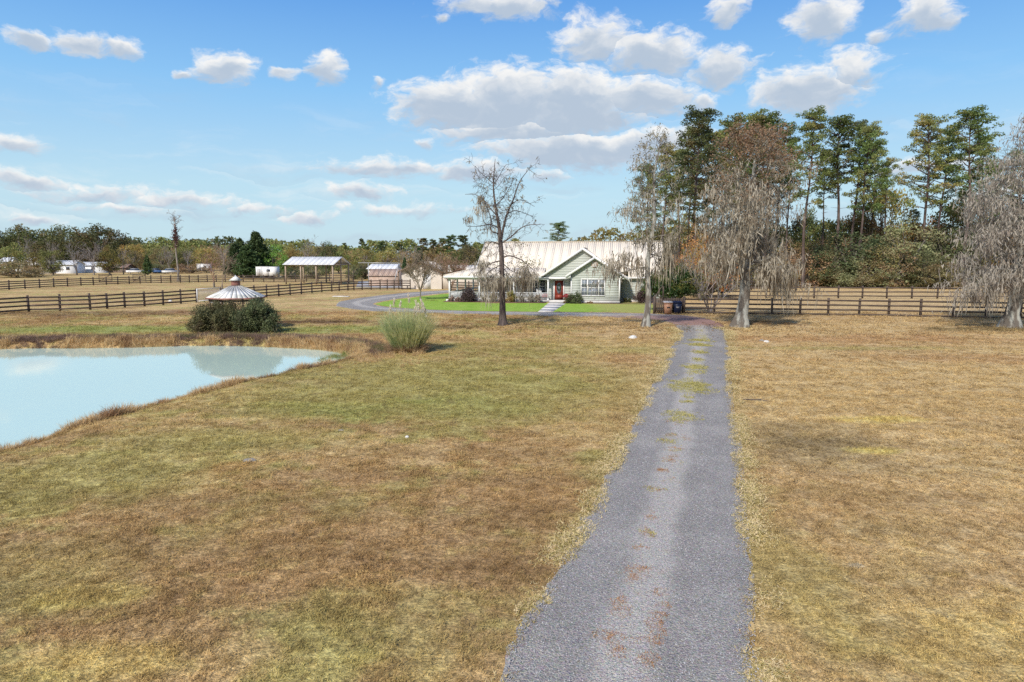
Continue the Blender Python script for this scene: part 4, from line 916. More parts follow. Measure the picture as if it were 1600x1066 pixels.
for k in range(8):
    a, b = oc[k], oc[(k+1) % 8]; rp = 1.62
    Geo().bar((a[0]*er, a[1]*er, ez-.04), (b[0]*er, b[1]*er, ez-.04), .04, .1).build('fascia', M['brick'], gz)
    Geo().bar((a[0]*rp, a[1]*rp, 0), (a[0]*rp, a[1]*rp, ez-.02), .1, .1).build('post', M['oldwood'], gz)
    Geo().bar((a[0]*rp, a[1]*rp, 2.03), (b[0]*rp, b[1]*rp, 2.03), .05, .12).build('beam', M['oldwood'], gz)
    if k != 1:
        for z in (.35, .95): Geo().bar((a[0]*rp, a[1]*rp, z), (b[0]*rp, b[1]*rp, z), .05, .08).build('rail', M['white'], gz)
        bg_ = Geo()
        for f in np.linspace(.08, .92, 9): x, y = a[0]*(1-f)+b[0]*f, a[1]*(1-f)+b[1]*f; bg_.box(x*rp-.018, x*rp+.018, y*rp-.018, y*rp+.018, .38, .92)
        for f in np.linspace(.1, .9, 8): x, y = a[0]*(1-f)+b[0]*f, a[1]*(1-f)+b[1]*f; bg_.box(x*rp-.015, x*rp+.015, y*rp-.015, y*rp+.015, 1.82, 1.98)
        bg_.build('baluster', M['white'], gz, stuff=True)
Geo().prism([(c_[0]*1.68, c_[1]*1.68, .12) for c_ in oc], (0, 0, .08)).build('floor', M['oldwood'], gz)
cu = Geo().prism([(c_[0]*.27, c_[1]*.27, az_-.08) for c_ in oc], (0, 0, .42)).build('cupola', M['brick'], gz)
lv = Geo()
for z in (3.02, 3.1, 3.18, 3.26): lv.prism([(c_[0]*.30, c_[1]*.30, z) for c_ in oc], (0, 0, .025))
lv.build('louvre', M['brick'], cu, stuff=True)
Geo().add([(c_[0]*.42, c_[1]*.42, 3.34) for c_ in oc]+[(0, 0, 3.66)], None, [(k, (k+1) % 8, 8) for k in range(8)]+[(0, k+1, k) for k in range(1, 7)]).build('cupola_roof', M['gazroof'], cu)
Geo().lathe([(0, 0), (.03, .02), (.03, .05), (.0, .1)], 8, (0, 0, 3.62)).build('finial', M['white'], cu)

# ================================================================== OUTBUILDINGS
def shed(name, label, cat, near, ang, L, w, he, hr, posts=None, wall=None, roofm=None, over=.4, npan=10, doors=(), group=None, beams=True):
    """near = near right corner; long side runs along -x' ; width along +y'"""
    t_ = thing(name, near, label, cat, group, rz=-ang)
    for k in range(npan):
        a, b = -L-over+(L+2*over)*k/npan, -L-over+(L+2*over)*(k+1)/npan
        sheet((a, -over, he-over*(hr-he)/(w/2)), (b, -over, he-over*(hr-he)/(w/2)), (a, w/2, hr), (b, w/2, hr), ribs=3, rh=.04).build('roof_panel', roofm, t_)
        sheet((b, w+over, he-over*(hr-he)/(w/2)), (a, w+over, he-over*(hr-he)/(w/2)), (b, w/2, hr), (a, w/2, hr), ribs=0).build('roof_panel', roofm, t_)
    if wall is not None:
        Geo().add([(-L,0,0),(0,0,0),(0,w,0),(-L,w,0),(-L,0,he-.05),(0,0,he-.05),(0,w,he-.05),(-L,w,he-.05),(-L,w/2,hr-.06),(0,w/2,hr-.06)],
                  [(0,1,5,4),(2,3,7,6),(4,5,9,8),(6,7,8,9),(1,2,6,5),(3,0,4,7)], [(5,6,9),(7,4,8)]).build('wall', wall, t_)
    if posts:
        for (x, y) in posts: Geo().bar((x, y, 0), (x, y, he-.05 if y in (0, w) else hr-.1), .2, .2).build('post', M['palewood'], t_)
        for y in (0, w): Geo().bar((-L, y, he-.12), (0, y, he-.12), .08, .25).build('beam', M['palewood'], t_)
        for x in (-L, 0):
            Geo().bar((x, 0, he-.15), (x, w, he-.15), .08, .2).build('tie_beam', M['palewood'], t_)
            Geo().bar((x, w/2, he), (x, w/2, hr-.15), .1, .1).build('king_post', M['palewood'], t_)
        for (x, y) in posts[:4]: Geo().bar((x, y, he-1.1), (x, y+(.9 if y == 0 else -.9), he-.2), .08, .1).build('brace', M['palewood'], t_)
    for (x0, x1, z1, m_) in doors:
        d_ = Geo().box(x0, x1, -.06, -.015, .05, z1).build('door', m_, t_); Geo().box(x0-.1, x0, -.07, -.015, .05, z1+.1).box(x1, x1+.1, -.07, -.015, .05, z1+.1).box(x0, x1, -.07, -.015, z1, z1+.1).build('frame', M['trim'], d_)
    return t_
ap = math.radians(34)
NR = Vector((-30.9, 118.2, 0))
shed('open_barn', 'white metal roofed open pole barn standing in the left paddock', 'pole barn', NR, ap*.35, 8.9, 6.2, 3.55, 4.75, posts=[(0,0),(-8.9,0),(-3.1,0),(-6.0,0),(0,6.2),(-8.9,6.2),(-4.4,6.2),(0,3.1)], roofm=M['whiteroof'])
# beige garage: gable end to the camera
gp = Vector((-10.2, 101.8, 0))
gar = thing('garage', Vector((-16.4, 101.8, 0)), 'beige metal garage with dark edged gable left of the porch', 'garage', rz=R(-4))
Geo().add([(0,0,0),(6,0,0),(6,0,2.75),(3,0,3.95),(0,0,2.75)], [(0,1,2,4)], [(4,2,3)]).build('gable_wall', M['cream'], gar)
Geo().box(6.0, 13.5, .3, 9, 0, 2.6).build('side_wall', M['cream'], gar); Geo().box(.02, 5.98, .02, 9, 0, 2.7).build('wall', M['cream'], gar)
for k in range(5):
    a, b = -.5+9.7*k/5, -.5+9.7*(k+1)/5
    sheet((-.4, b, 2.62), (-.4, a, 2.62), (3, b, 4.02), (3, a, 4.02), ribs=2).build('roof_panel', M['rustred'], gar)
    sheet((6.4, a, 2.62), (6.4, b, 2.62), (3, a, 4.02), (3, b, 4.02), ribs=2).build('roof_panel', M['roofm'], gar)
Geo().add(*rakeV(-.42, 2.68, 3, 4.08, -.56, .22, .05)).build('fascia', M['oldwood'], gar); Geo().add(*rakeV(3, 4.08, 6.42, 2.68, -.56, .22, .05)).build('fascia', M['oldwood'], gar)
for k in range(8): sheet((6.2+k*.95, .0, 2.55), (6.2+(k+1)*.95, .0, 2.55), (6.2+k*.95, 5, 3.5), (6.2+(k+1)*.95, 5, 3.5), ribs=2).build('roof_panel', M['roofm'], gar)
dr_ = Geo().box(3.3, 4.25, -.06, -.012, .05, 2.1).build('door', M['white'], gar); Geo().box(3.2, 3.3, -.07, -.012, .05, 2.2).box(4.25, 4.35, -.07, -.012, .05, 2.2).box(3.3, 4.25, -.07, -.012, 2.1, 2.2).build('frame', M['trim'], dr_)
Geo().bar((-.35, -.4, 0), (-.35, -.4, 2.6), .14, .14).build('post', M['oldwood'], gar)
# low rust roofed shed and a white one farther off
shed('low_shed', 'low rust red roofed shed between the pole barn and the beige garage', 'shed', Vector((-18.6, 112, 0)), R(3), 4.9, 5, 1.75, 2.75, wall=M['rustred'], roofm=M['rustred'], npan=6, over=.2)
shed('metal_shed', 'white roofed metal shed beyond the rust red shed', 'shed', Vector((-24.0, 140, 0)), R(8), 5.5, 6, 2.4, 3.3, wall=M['cream'], roofm=M['whiteroof'], npan=6)
# tall pipe frame
fp = thing('pipe_frame', Vector((-22.6, 108, 0)), 'tall pale pipe swing frame standing left of the beige garage', 'swing frame')
Geo().bar((-1.6, 0, 3.82), (4.8, 0, 3.82), .09, .09).build('top_bar', M['metal'], fp)
for x0, x1, y in ((0, 0, 0), (4.8, 4.0, -.9), (4.8, 4.9, .9)): Geo().bar((x1, y, 0), (x0, 0, 3.82), .09, .09).build('leg', M['metal'], fp)
for x in (1.6, 2.1):
    Geo().bar((x, 0, 3.8), (x, 0, 1.2), .02, .02).build('rope', M['dark'], fp)
Geo().box(1.55, 2.15, -.12, .12, 1.15, 1.2).build('seat', M['oldwood'], fp)
# A-frame swing set
ss = thing('swing_set', G(383, 431), 'small white and blue swing set in front of the dark cedars', 'swing set'); f_ = 1067/G(383, 431).y; L2 = 11/f_/2*1.0
hS = 1.95
Geo().bar((-L2, 0, hS), (L2, 0, hS), .08, .08).build('top_bar', M['bluepaint'], ss)
for x in (-L2, L2):
    for y in (-.8, .8): Geo().bar((x, 0, hS), (x+(.35 if x > 0 else -.35), y, 0), .08, .08).build('leg', M['white'], ss)
for x in (-.35, .35):
    for dx in (-.17, .17): Geo().bar((x+dx, 0, hS), (x+dx, 0, .5), .02, .02).build('chain', M['bluepaint'], ss)
    Geo().box(x-.2, x+.2, -.1, .1, .46, .5).build('seat', M['bluepaint'], ss)
def trailer(loc, L, w, h, label, rz=0, cat='trailer'):
    t_ = thing('trailer', loc, label, cat, rz=rz)
    for k in range(3): Geo().box(-L/2+L*k/3+.01, -L/2+L*(k+1)/3-.01, 0, w, .55, h-.02*(k % 2)).build('panel', M['white'], t_)
    Geo().box(-L/2-.02, L/2+.02, -.03, w+.03, h, h+.08).build('roof', M['whiteroof'], t_)
    Geo().bar((L/2, w/2, .5), (L/2+1.1, w/2, .45), .12, .12).build('hitch', M['metal'], t_)
    for x in (L*.18, L*.32):
        for y in (-.05, w-.12):
            Geo().segs([(x, y-.05, .35, x, y+.15, .35, .35, .35)], 14).build('wheel', M['tyre'], t_)
    Geo().box(-L/2+.3, -L/2+1.0, -.03, -.005, .7, h-.4).build('door', M['lid'], t_); Geo().box(.2, 1.0, -.03, -.005, h-1.0, h-.5).build('window', M['glassd'], t_)
    return t_
trailer(Vector((-53.5, 149, 0)), 4.4, 2.2, 2.55, 'white box trailer parked before the dark cedars', rz=R(-4))
trailer(Vector((-90, 200, 0)), 3.6, 2.2, 2.6, 'small white camper half hidden by the reddish bare tree', rz=R(3))
# far dwellings on the left
def farhouse(loc, L, w, he, hr, wallm, roofm_, label, rz=0, wins=(), door=None, cat='house'):
    t_ = shed('far_house', label, cat, loc, rz, L, w, he, hr, wall=wallm, roofm=roofm_, npan=8)
    for x in wins:
        f = Geo().box(x-.55, x+.55, -.07, -.015, 1.0, 2.0).build('window', M['trim'], t_); Geo().box(x-.45, x+.45, -.09, -.072, 1.08, 1.92).build('pane', M['glassd'], f)
    if door is not None: Geo().box(door-.5, door+.5, -.07, -.015, .05, 2.1).build('door', M['redpaint'], t_)
    return t_
farhouse(Vector((-131, 194, 0)), 5.2, 6, 2.5, 3.6, M['cream'], M['roofm'], 'small pinkish cottage with red door among trees at far left', R(-5), wins=(-1.2,), door=-3.0)
farhouse(Vector((-125.3, 196, 0)), 5.6, 6, 2.6, 3.7, M['white'], M['whiteroof'], 'long white mobile home behind bare grey trees, left half', R(-3), wins=(-1.5, -4))
farhouse(Vector((-121.4, 204, 0)), 7, 6, 2.3, 3.2, M['white'], M['whiteroof'], 'lower white shed just right of the white mobile home', R(-3), wins=(-3,))
farhouse(Vector((-149, 212, 0)), 9, 6, 3.3, 4.6, M['white'], M['whiteroof'], 'taller pale house with white roof showing over the green shrubs at far left', R(-3), wins=(-3, -8))
farhouse(Vector((-116, 206, 0)), 4.8, 5, 1.6, 2.6, M['greyshrub'], M['greyshrub'], 'little brown roofed shack right of the white buildings', R(4), wins=())
# parked cars far off
def car(loc, rz, m_, label):
    t_ = thing('parked_car', loc, label, 'car', rz=rz)
    pr = [(-2.2,.35),(-2.2,.85),(-1.6,.95),(-1.0,1.42),(.6,1.42),(1.2,.95),(2.15,.85),(2.2,.35)]
    Geo().prism([(x, -.85, z) for x, z in ((-2.2,.35),(2.2,.35),(2.15,.88),(-2.2,.92))], (0, 1.7, 0)).build('body', m_, t_)
    Geo().prism([(x, -.72, z) for x, z in ((-1.6,.925),(1.2,.9),(.6,1.42),(-1.0,1.42))], (0, 1.44, 0)).build('cabin', M['glassd'], t_)
    Geo().box(-1.0, .6, -.7, .7, 1.425, 1.46).build('roof', m_, t_)
    for x in (-1.35, 1.35):
        for y in (-.9, .7): w_ = Geo().segs([(x, y, .33, x, y+.2, .33, .33, .33)], 14).build('wheel', M['tyre'], t_)
car(Vector((-106.5, 194, 0)), R(10), M['white'], 'white car parked beyond the left paddock near the brown roofed shack')
car(Vector((-101.8, 196, 0)), R(-20), M['bluepaint'], 'blue car parked beyond the left paddock right of the white one')
car(Vector((-96, 193, 0)), R(60), M['white'], 'white car among the thin trees near the dead snag')

# ================================================================== BINS, ROCKS, SMALL THINGS
def wheelie(loc, bodym, lidm, label):
    t_ = thing('wheeled_bin', loc, label, 'trash bin', 'two wheeled bins before the slatted gate')
    b_, tp = .26, .33
    Geo().add([(-b_,-b_,.06),(b_,-b_,.06),(b_,b_,.06),(-b_,b_,.06),(-tp,-tp-.02,1.0),(tp,-tp-.02,1.0),(tp,tp,1.0),(-tp,tp,1.0)], [(0,3,2,1),(4,5,6,7),(0,1,5,4),(1,2,6,5),(2,3,7,6),(3,0,4,7)]).build('body', bodym, t_)
    Geo().box(-.36, .36, -.38, .37, .90, .97).build('rim', bodym, t_)
    Geo().add([(-.37,-.41,1.003),(.37,-.41,1.003),(.37,.36,1.003),(-.37,.36,1.003),(-.33,-.36,1.06),(.33,-.36,1.06),(.33,.3,1.1),(-.33,.3,1.1)], [(4,5,6,7),(0,1,5,4),(1,2,6,5),(2,3,7,6),(3,0,4,7)]).build('lid', lidm, t_)
    Geo().bar((-.28, .40, .98), (.28, .40, .98), .04, .04).build('handle', bodym, t_)
    for x in (-.3, .24): Geo().segs([(x, .25, .13, x+.07, .25, .13, .13, .13)], 12).build('wheel', M['tyre'], t_)
    Geo().box(-.13, .13, -.315, -.295, .52, .66).build('badge', M['dark'] if bodym is M['bin_tan'] else M['lid'], t_)
wheelie(G(1043, 491) , M['bin_tan'], M['lid'], 'tan wheeled trash bin with pale lid before the slatted gate')
wheelie(G(1057.5, 490.6), M['bin_blue'], M['bin_blue'], 'navy blue wheeled trash bin right of the tan one')
def rock(loc, s, m_, label, seed, z=.45, cat='rock'):
    r = np.random.default_rng(seed); bm = bmesh.new(); bmesh.ops.create_icosphere(bm, subdivisions=3, radius=1)
    V = np.array([v.co[:] for v in bm.verts]); F = [[v.index for v in f.verts] for f in bm.faces]; bm.free()
    k = r.normal(size=(7, 3)); V = V*(1+.13*np.sin(V@k.T*1.6).sum(1)/3)[:, None]*np.array([s, s*.7, s*z])
    o = Geo().add(V, None, F).build('rock', m_, smooth=True); o.location = loc+Vector((0, 0, s*z*.25)); tag(o, label, cat)
rock(G(390, 722), .17, M['rock'], 'flat grey stone lying in the brown grass of the left lawn', 3)
rock(G(989, 529), .26, M['rockw'], 'white rock in the lawn beside the top of the drive', 4, .6)
rock(G(1198, 535), .16, M['rockw'], 'pale stone in the grass on the right of the drive', 5, .6)
rock(G(1190, 533), .13, M['rock'], 'dark stone touching the pale one right of the drive', 8, .6)
rock(G(533, 674), .10, M['rock'], 'tiny grey stone in the open lawn left of the drive', 6, .4)
rock(G(636, 684), .05, M['rockw'], 'tiny white stone in the middle of the left lawn', 9, .9)
rock(G(266, 471), .2, M['rockw'], 'white rock at the foot of the fence beside the wire gate', 10, .7)
bo = thing('board', G(533, 464), 'loose white board lying on the grass near the lane loop', 'board', rz=R(-12))
Geo().box(-1.0, 1.0, -.25, .25, .02, .09).build('plank', M['white'], bo); Geo().box(-.9, .7, -.15, .2, .092, .15).build('plank', M['palewood'], bo)
dp = thing('downspout_block', HW(-18.25, .45), 'white curved downspout block at the left porch corner', 'splash block'); Geo().prism([(.3*math.cos(t), .2*math.sin(t), 0) for t in np.linspace(0, 6.283, 13)[:-1]], (0, 0, .22)).build('block', M['white'], dp)

# ================================================================== TREES
def unit(v): return v/(np.linalg.norm(v)+1e-9)
def grow(r, p, d, L, rad, lvl, out, tips, cfg):
    """recursive limb; out rows p0,p1,r0,r1 ; tips rows x,y,z,lvl"""
    n = max(2, int(L/cfg.get('seg', .5))); n = min(n, 9); st = L/n; ch = cfg['kids'][lvl] if lvl < len(cfg['kids']) else 0
    kid_at = sorted(r.random(ch)*.75+.22) if ch else []
    ki = 0; rr = rad; tp_ = cfg.get('trop', .05); tp_ = tp_ if isinstance(tp_, (list, tuple)) else [tp_]
    for i in range(n):
        d = unit(d+r.normal(size=3)*cfg.get('wob', .16)+np.array([0, 0, tp_[min(lvl, len(tp_)-1)]]))
        q = p+d*st; r2 = max(rad*(1-(i+1)/n*.82), cfg.get('rmin', .008)); out.append((*p, *q, rr, r2))
        while ki < len(kid_at) and kid_at[ki] <= (i+1)/n:
            ax = unit(np.cross(d, r.normal(size=3))); a = cfg.get('ang', .85)*(.7+.6*r.random()); dd = unit(d*math.cos(a)+ax*math.sin(a))
            grow(r, q.copy(), dd, L*cfg.get('ratio', .55)*(.7+.6*r.random()), r2*.62, lvl+1, out, tips, cfg); ki += 1
        if lvl >= cfg.get('tiplvl', 1): tips.append((*q, lvl))
        p, rr = q, r2
    return p
def pathtube(pts, radii):
    return [(*pts[i], *pts[i+1], radii[i], radii[i+1]) for i in range(len(pts)-1)]
def densify(P, k=4):
    P = np.array(P, float); t = np.arange(len(P)); tt = np.linspace(0, len(P)-1, (len(P)-1)*k+1)
    Q = np.stack([np.interp(tt, t, P[:, i]) for i in range(P.shape[1])], 1); return smoothp(Q, 2)
def flare(rad, h=1.0, k=1.6): return None
def trunkgeo(g_, pts, rads, n=12, flare_=1.7, seed=0):
    """one continuous lofted trunk with a root flare and uneven section"""
    pts = np.array(pts, float); r = np.random.default_rng(seed); t = np.arange(n)*2*np.pi/n
    ph = r.random(4)*6.28; base = pts[0, 2]; V = []
    for i, p in enumerate(pts):
        fl = 1+(flare_-1)*math.exp(-(p[2]-base)/.35); lob = 1+(.06+.10*(fl-1))*np.sin(3*t+ph[0]+i*.1)+.05*np.sin(5*t+ph[1])
        V.append(np.stack([p[0]+rads[i]*fl*lob*np.cos(t), p[1]+rads[i]*fl*lob*np.sin(t), np.full(n, p[2])], 1))
    F = [(i*n+k, i*n+(k+1) % n, (i+1)*n+(k+1) % n, (i+1)*n+k) for i in range(len(pts)-1) for k in range(n)]
    g_.add(np.concatenate(V), F); return g_
def mossify(g_, C, r, Lmin, Lmax, w, per=3, spread=.12, wob=.12):
    if not len(C): return
    C = np.repeat(np.asarray(C, float), per, 0); C = C+r.normal(size=C.shape)*np.array([spread, spread, spread*.5])
    L = Lmin+(Lmax-Lmin)*r.random(len(C))**2.2
    L = np.minimum(L, np.maximum(C[:, 2]-.25, .15))
    g_.strands(C, L, w, r, sway=wob)
    k = r.permutation(len(C))[:int(len(C)*.9)]; D = C[k]+r.normal(size=(len(k), 3))*np.array([spread*1.3, spread*1.3, spread]); g_.strands(D, .10+.32*r.random(len(k)), w*1.5, r, sway=.55, lev=3)
def tuftleaf(g_, C, r, per, spread, size, flat=0):
    C = np.repeat(np.asarray(C, float), per, 0); g_.leaves(C+r.normal(size=C.shape)*spread, size, r, flat)

# --- the bare tree in front of the porch, limbs traced as it stands
def T1():
    b = G(785, 508.5); D = b.y; t_ = thing('mossy_tree', b, 'nearly bare tree with a few moss strands before the porch, left of the walk', 'tree'); r = np.random.default_rng(21)
    def w(x, y, dy=0): p = PD(700+x/3.553, 230+y/3.553, D+dy); return np.array([p.x-b.x, p.y-b.y, p.z])
    tr = densify([w(303,996),w(301,900),w(300,800),w(298,700),w(297,600),w(290,530),w(285,450),w(270,370),w(256,280),w(250,200),w(262,65)], 4)
    tr[0, 2] = -.1; rd = np.interp(np.arange(len(tr)), [0, 8, 20, 30, len(tr)-1], [.24, .19, .15, .08, .015])
    trunkgeo(Geo(), tr, rd, 12, 1.8, 3).build('trunk', M['bark_dark'], t_, smooth=True)
    limbs = [([(293,530,0),(310,430,.2),(330,360,.3),(360,300,.3),(385,220,.5),(410,170,.5),(460,110,.6)], .09),
      ([(295,535,0),(350,500,-.5),(400,450,-.9),(450,430,-1.2),(515,430,-1.5)], .06),([(300,615,0),(340,600,-.3),(400,620,-.8),(440,650,-1.1),(475,685,-1.4)], .06),
      ([(297,630,0),(250,640,-.5),(200,670,-1),(170,700,-1.2)], .05),([(290,545,0),(240,520,.4),(220,550,.8),(180,600,1.2)], .05),
      ([(285,480,0),(236,470,-.4),(240,400,-.6),(215,330,-.9),(185,270,-1.0)], .05),([(270,380,0),(225,330,.5),(200,290,.8),(150,260,1.2),(95,262,1.5)], .045),
      ([(250,200,0),(215,170,-.2),(190,150,-.4),(150,105,-.5)], .03),([(252,210,0),(280,170,.2),(300,130,.3),(322,98,.4)], .03),([(330,370,.3),(370,350,.6),(410,360,.8),(470,385,1.2)], .04),
      ([(285,450,0),(230,425,.4),(180,440,.8),(105,440,1.2)], .045),([(350,320,.3),(390,290,0),(430,300,-.4),(480,330,-.8)], .03),([(262,330,0),(300,290,-.5),(340,230,-.9),(370,170,-1.0)], .035),
      ([(299,660,0),(330,700,-.8),(370,740,-1.4),(400,790,-1.8)], .03),([(299,680,0),(260,710,-.9),(225,750,-1.5)], .03),([(300,640,0),(350,690,.8),(420,710,1.5),(470,740,2)], .035),([(300,650,0),(240,680,.9),(200,720,1.6)], .03)]
    seg, tips, mossp = [], [], []
    for P, rad in limbs:
        q = densify([w(*p) for p in P], 4); rds = np.linspace(rad, .014, len(q)); seg += pathtube(q, rds)
        for i in range(3, len(q)):
            if r.random() < .35: continue
            for _ in range(1):
                d = unit(r.normal(size=3)*np.array([1, .7, .8])+np.array([0, 0, .15])); grow(r, q[i].copy(), d, .35+.5*r.random(), max(rds[i]*.45, .014), 1, seg, tips, dict(kids=[0, 3, 2], wob=.25, trop=.03, seg=.22, ratio=.6, tiplvl=1, rmin=.008))
    for i in range(18, len(tr)-2):
        for _ in range(2): grow(r, tr[i].copy(), unit(r.normal(size=3)+np.array([0, 0, .5])), .6+.6*r.random(), .018, 1, seg, tips, dict(kids=[0, 3, 2], wob=.22, trop=.05, seg=.22, ratio=.6, tiplvl=1))
    Geo().segs(seg, 5).build('branches', M['bark_dark'], t_)
    tips = np.array(tips)[:, :3]
    g_ = Geo()
    for (x, y, n, Lm, sp, pr) in ((183,275,16,1.9,.10,4),(205,320,16,1.7,.10,4),(152,345,8,.8,.12,3),(130,385,6,.6,.15,3),(110,395,5,.6,.15,3),(240,450,6,.9,.08,3),(183,640,30,2.1,.22,4),(170,690,12,1.4,.2,3),(240,720,45,2.3,.35,4),(215,740,35,2.2,.3,3),(280,730,30,2.0,.3,3),(330,710,30,2.0,.35,3),(370,730,25,2.0,.3,3),(400,690,10,1.4,.2,3),(425,680,26,2.3,.16,4),(450,700,30,2.2,.2,4),(470,700,18,2.0,.2,3),(240,590,6,.7,.15,3),(255,750,40,1.9,.45,3)):
        n = max(4, int(n*.62)); c = np.array([w(x, y, r.normal()*.9) for _ in range(n)])+r.normal(size=(n, 3))*np.array([sp, sp*1.5, .12]); mossify(g_, c, r, .35, Lm, .035, pr, .10)
    k = r.permutation(len(tips))[:200]; mossify(g_, tips[k][tips[k][:, 2] > 3], r, .08, .5, .03, 1, .03)
    g_.build('spanish_moss', M['moss'], t_)
    lf = Geo(); k = r.permutation(len(tips))[:260]; tuftleaf(lf, tips[k], r, 2, .05, .10)
    for (x, y) in ((430,655),(455,650),(465,640),(420,640),(410,545),(385,535)): tuftleaf(lf, [w(x, y)], r, 50, .22, .09)
    lf.build('dead_leaves', M['brownleaf'], t_)
T1()

# --- mossy cypress-like trees grown from a silhouette
def mossy(name, base, label, H, trunkR, lean, prof, nl, mosscfg, leafcfg, seed, barkm, mossm, leafm, trunkpts=None, lowmoss=(), droop=-.02, extra=(), clear=False):
    r = np.random.default_rng(seed); t_ = thing(name, base, label, 'tree')
    if trunkpts is None:
        k = 16; tr = np.array([[lean*(i/k)**1.4+.10*math.sin(i*.9+seed), .10*math.sin(i*.7+seed*2), H*i/k] for i in range(k+1)])
    else: tr = densify(trunkpts, 3)
    tr[0, 2] = -.1
    zz = tr[:, 2]/H; rd = trunkR*np.clip(1-zz, .02, 1)**.8+.012
    trunkgeo(Geo(), tr, rd, 14, 1.75, seed).build('trunk', barkm, t_, smooth=True)
    seg, tips, mains = [], [], []
    for k in range(nl):
        f = prof[0][0]+(prof[-1][0]-prof[0][0])*((k+r.random())/nl); z = f*H
        p = np.array([np.interp(z, tr[:, 2], tr[:, 0]), np.interp(z, tr[:, 2], tr[:, 1]), z]); Rr = np.interp(f, [a for a, _ in prof], [b for _, b in prof])
        az_ = k*2.4+r.normal()*.4; up = .35+.5*f; d = unit(np.array([math.cos(az_), math.sin(az_), up])); L = Rr*(.75+.4*r.random())
        grow(r, p, d, L, max(.016, .055*trunkR/.3*(1.1-f)+.012), 0, seg, tips, dict(kids=[5, 3, 0], wob=.17, trop=[droop, -.02, -.05], seg=.45, ratio=.5, ang=.8, tiplvl=0, rmin=.009))
    for (z, az_, L, rad) in extra:
        p = np.array([np.interp(z, tr[:, 2], tr[:, 0]), np.interp(z, tr[:, 2], tr[:, 1]), z]); grow(r, p, unit(np.array([math.cos(az_), math.sin(az_), .12])), L, rad, 0, seg, tips, dict(kids=[5, 3, 0], wob=.10, trop=[0, 0, -.03], seg=.5, ratio=.4, ang=.8, tiplvl=0, rmin=.009))
    Geo().segs(seg, 5).build('branches', barkm, t_)
    tp = np.array(tips)[:, :3]; f = tp[:, 2]/H
    g_ = Geo(); okm = (~clear) | (np.hypot(tp[:, 0]-.1, tp[:, 1]) > .8) | (f > .36) if False else np.where((np.hypot(tp[:, 0]-.1, tp[:, 1]) < .9) & (f < .38) & clear, False, True)
    for (f0, f1, cover, Lmin, Lmax, w_, per, sp) in mosscfg:
        s_ = tp[(f >= f0) & (f < f1) & okm]; s_ = s_[r.random(len(s_)) < cover]; mossify(g_, s_, r, Lmin, Lmax, w_, per, sp)
    for (x, y, z, n, L, sp) in lowmoss: mossify(g_, np.array([[x, y, z]])+r.normal(size=(n, 3))*np.array([sp, sp, .3]), r, L*.3, L, .045, 3, .08)
    g_.build('spanish_moss', mossm, t_)
    lf = Geo()
    for (f0, f1, cover, per, sp, size) in leafcfg:
        s_ = tp[(f >= f0) & (f < f1)]; s_ = s_[r.random(len(s_)) < cover]; tuftleaf(lf, s_, r, per, sp, size)
    if lf.n: lf.build('foliage', leafm, t_)
    return t_
mossy('mossy_tree', G(1158, 510.5), 'tall mossy cypress with rusty crown right of the drive, before the fence', 12.7, .40, .7,
      [(.27,2.0),(.36,2.5),(.5,2.6),(.64,2.7),(.78,2.7),(.9,1.9),(.98,.9)], 62,
      [(.18,.40,.6,.3,1.8,.05,4,.2),(.40,.60,.62,.25,1.4,.05,4,.22),(.60,.76,.5,.2,1.0,.045,3,.2),(.76,.88,.35,.2,.7,.04,2,.15)],
      [(.64,.76,.35,5,.18,.12),(.76,.88,.6,6,.2,.12),(.88,1.1,.85,9,.2,.12),(.4,.64,.12,4,.15,.11)], 5, M['bark_pale'], M['moss'], M['rust'],
      lowmoss=[(2.05,-.4,3.6,14,3.0,.12),(2.1,-.4,3.4,8,2.3,.2),(3.1,-.2,3.9,14,3.2,.13),(3.0,-.1,3.6,10,2.4,.25),(2.5,0,3.9,12,1.8,.4)], extra=[(2.9,.05,3.0,.06),(3.3,-.1,3.4,.05)], clear=True)
mossy('mossy_tree', G(1009, 510.5), 'slender lichened tree draped in moss at the left of the drive bend', 12.6, .21, .6,
      [(.36,1.7),(.5,1.7),(.65,1.7),(.8,1.5),(.92,1.0),(1.0,.4)], 32,
      [(.2,.45,.4,.3,1.4,.045,3,.2),(.45,.72,.35,.25,.9,.04,2,.17),(.72,1.05,.22,.2,.5,.04,1,.15)],
      [(.45,1.1,.30,5,.16,.10)], 12, M['bark_pale'], M['moss'], M['bush'],
      lowmoss=[(-2.3,-.4,4.5,16,1.7,.3),(-1.5,-.3,4.9,16,1.9,.35),(-2.6,.3,4.4,8,1.2,.3),(-.7,-.3,4.6,16,2.2,.3),(1.1,.2,5.2,18,3.2,.25),(1.7,.4,5.6,16,2.4,.4),(.6,.2,4.2,12,1.9,.3),(-.5,.2,3.4,10,1.3,.3)], extra=[(4.1,3.05,3.4,.05),(3.9,2.8,2.6,.04),(5.0,.2,3.2,.05)])
mossy('mossy_tree', G(1581, 512), 'broad grey mossy tree with pale trunk at the right edge', 14.2, .42, .6,
      [(.17,2.6),(.24,3.3),(.34,3.5),(.5,3.1),(.66,2.2),(.8,1.4),(.93,.9),(1.0,.4)], 84,
      [(.10,.35,.7,.25,1.1,.05,4,.26),(.35,.62,.7,.15,.8,.05,4,.26),(.62,.8,.5,.15,.6,.045,3,.2),(.8,1.1,.2,.15,.4,.04,2,.15)],
      [(.5,.8,.12,5,.15,.1)], 17, M['bark_pale'], M['moss_mauve'], M['bush'],
      lowmoss=[(-2.6,-1.2,3.0,18,2.0,.22),(-1.9,-1.0,3.2,20,2.2,.2),(-1.2,-1.2,2.9,12,1.7,.3),(-3.6,-.5,2.8,20,1.9,.3),(-3.2,-1,2.6,14,1.4,.3),(-.6,-1,2.8,10,1.1,.4)], clear=True)

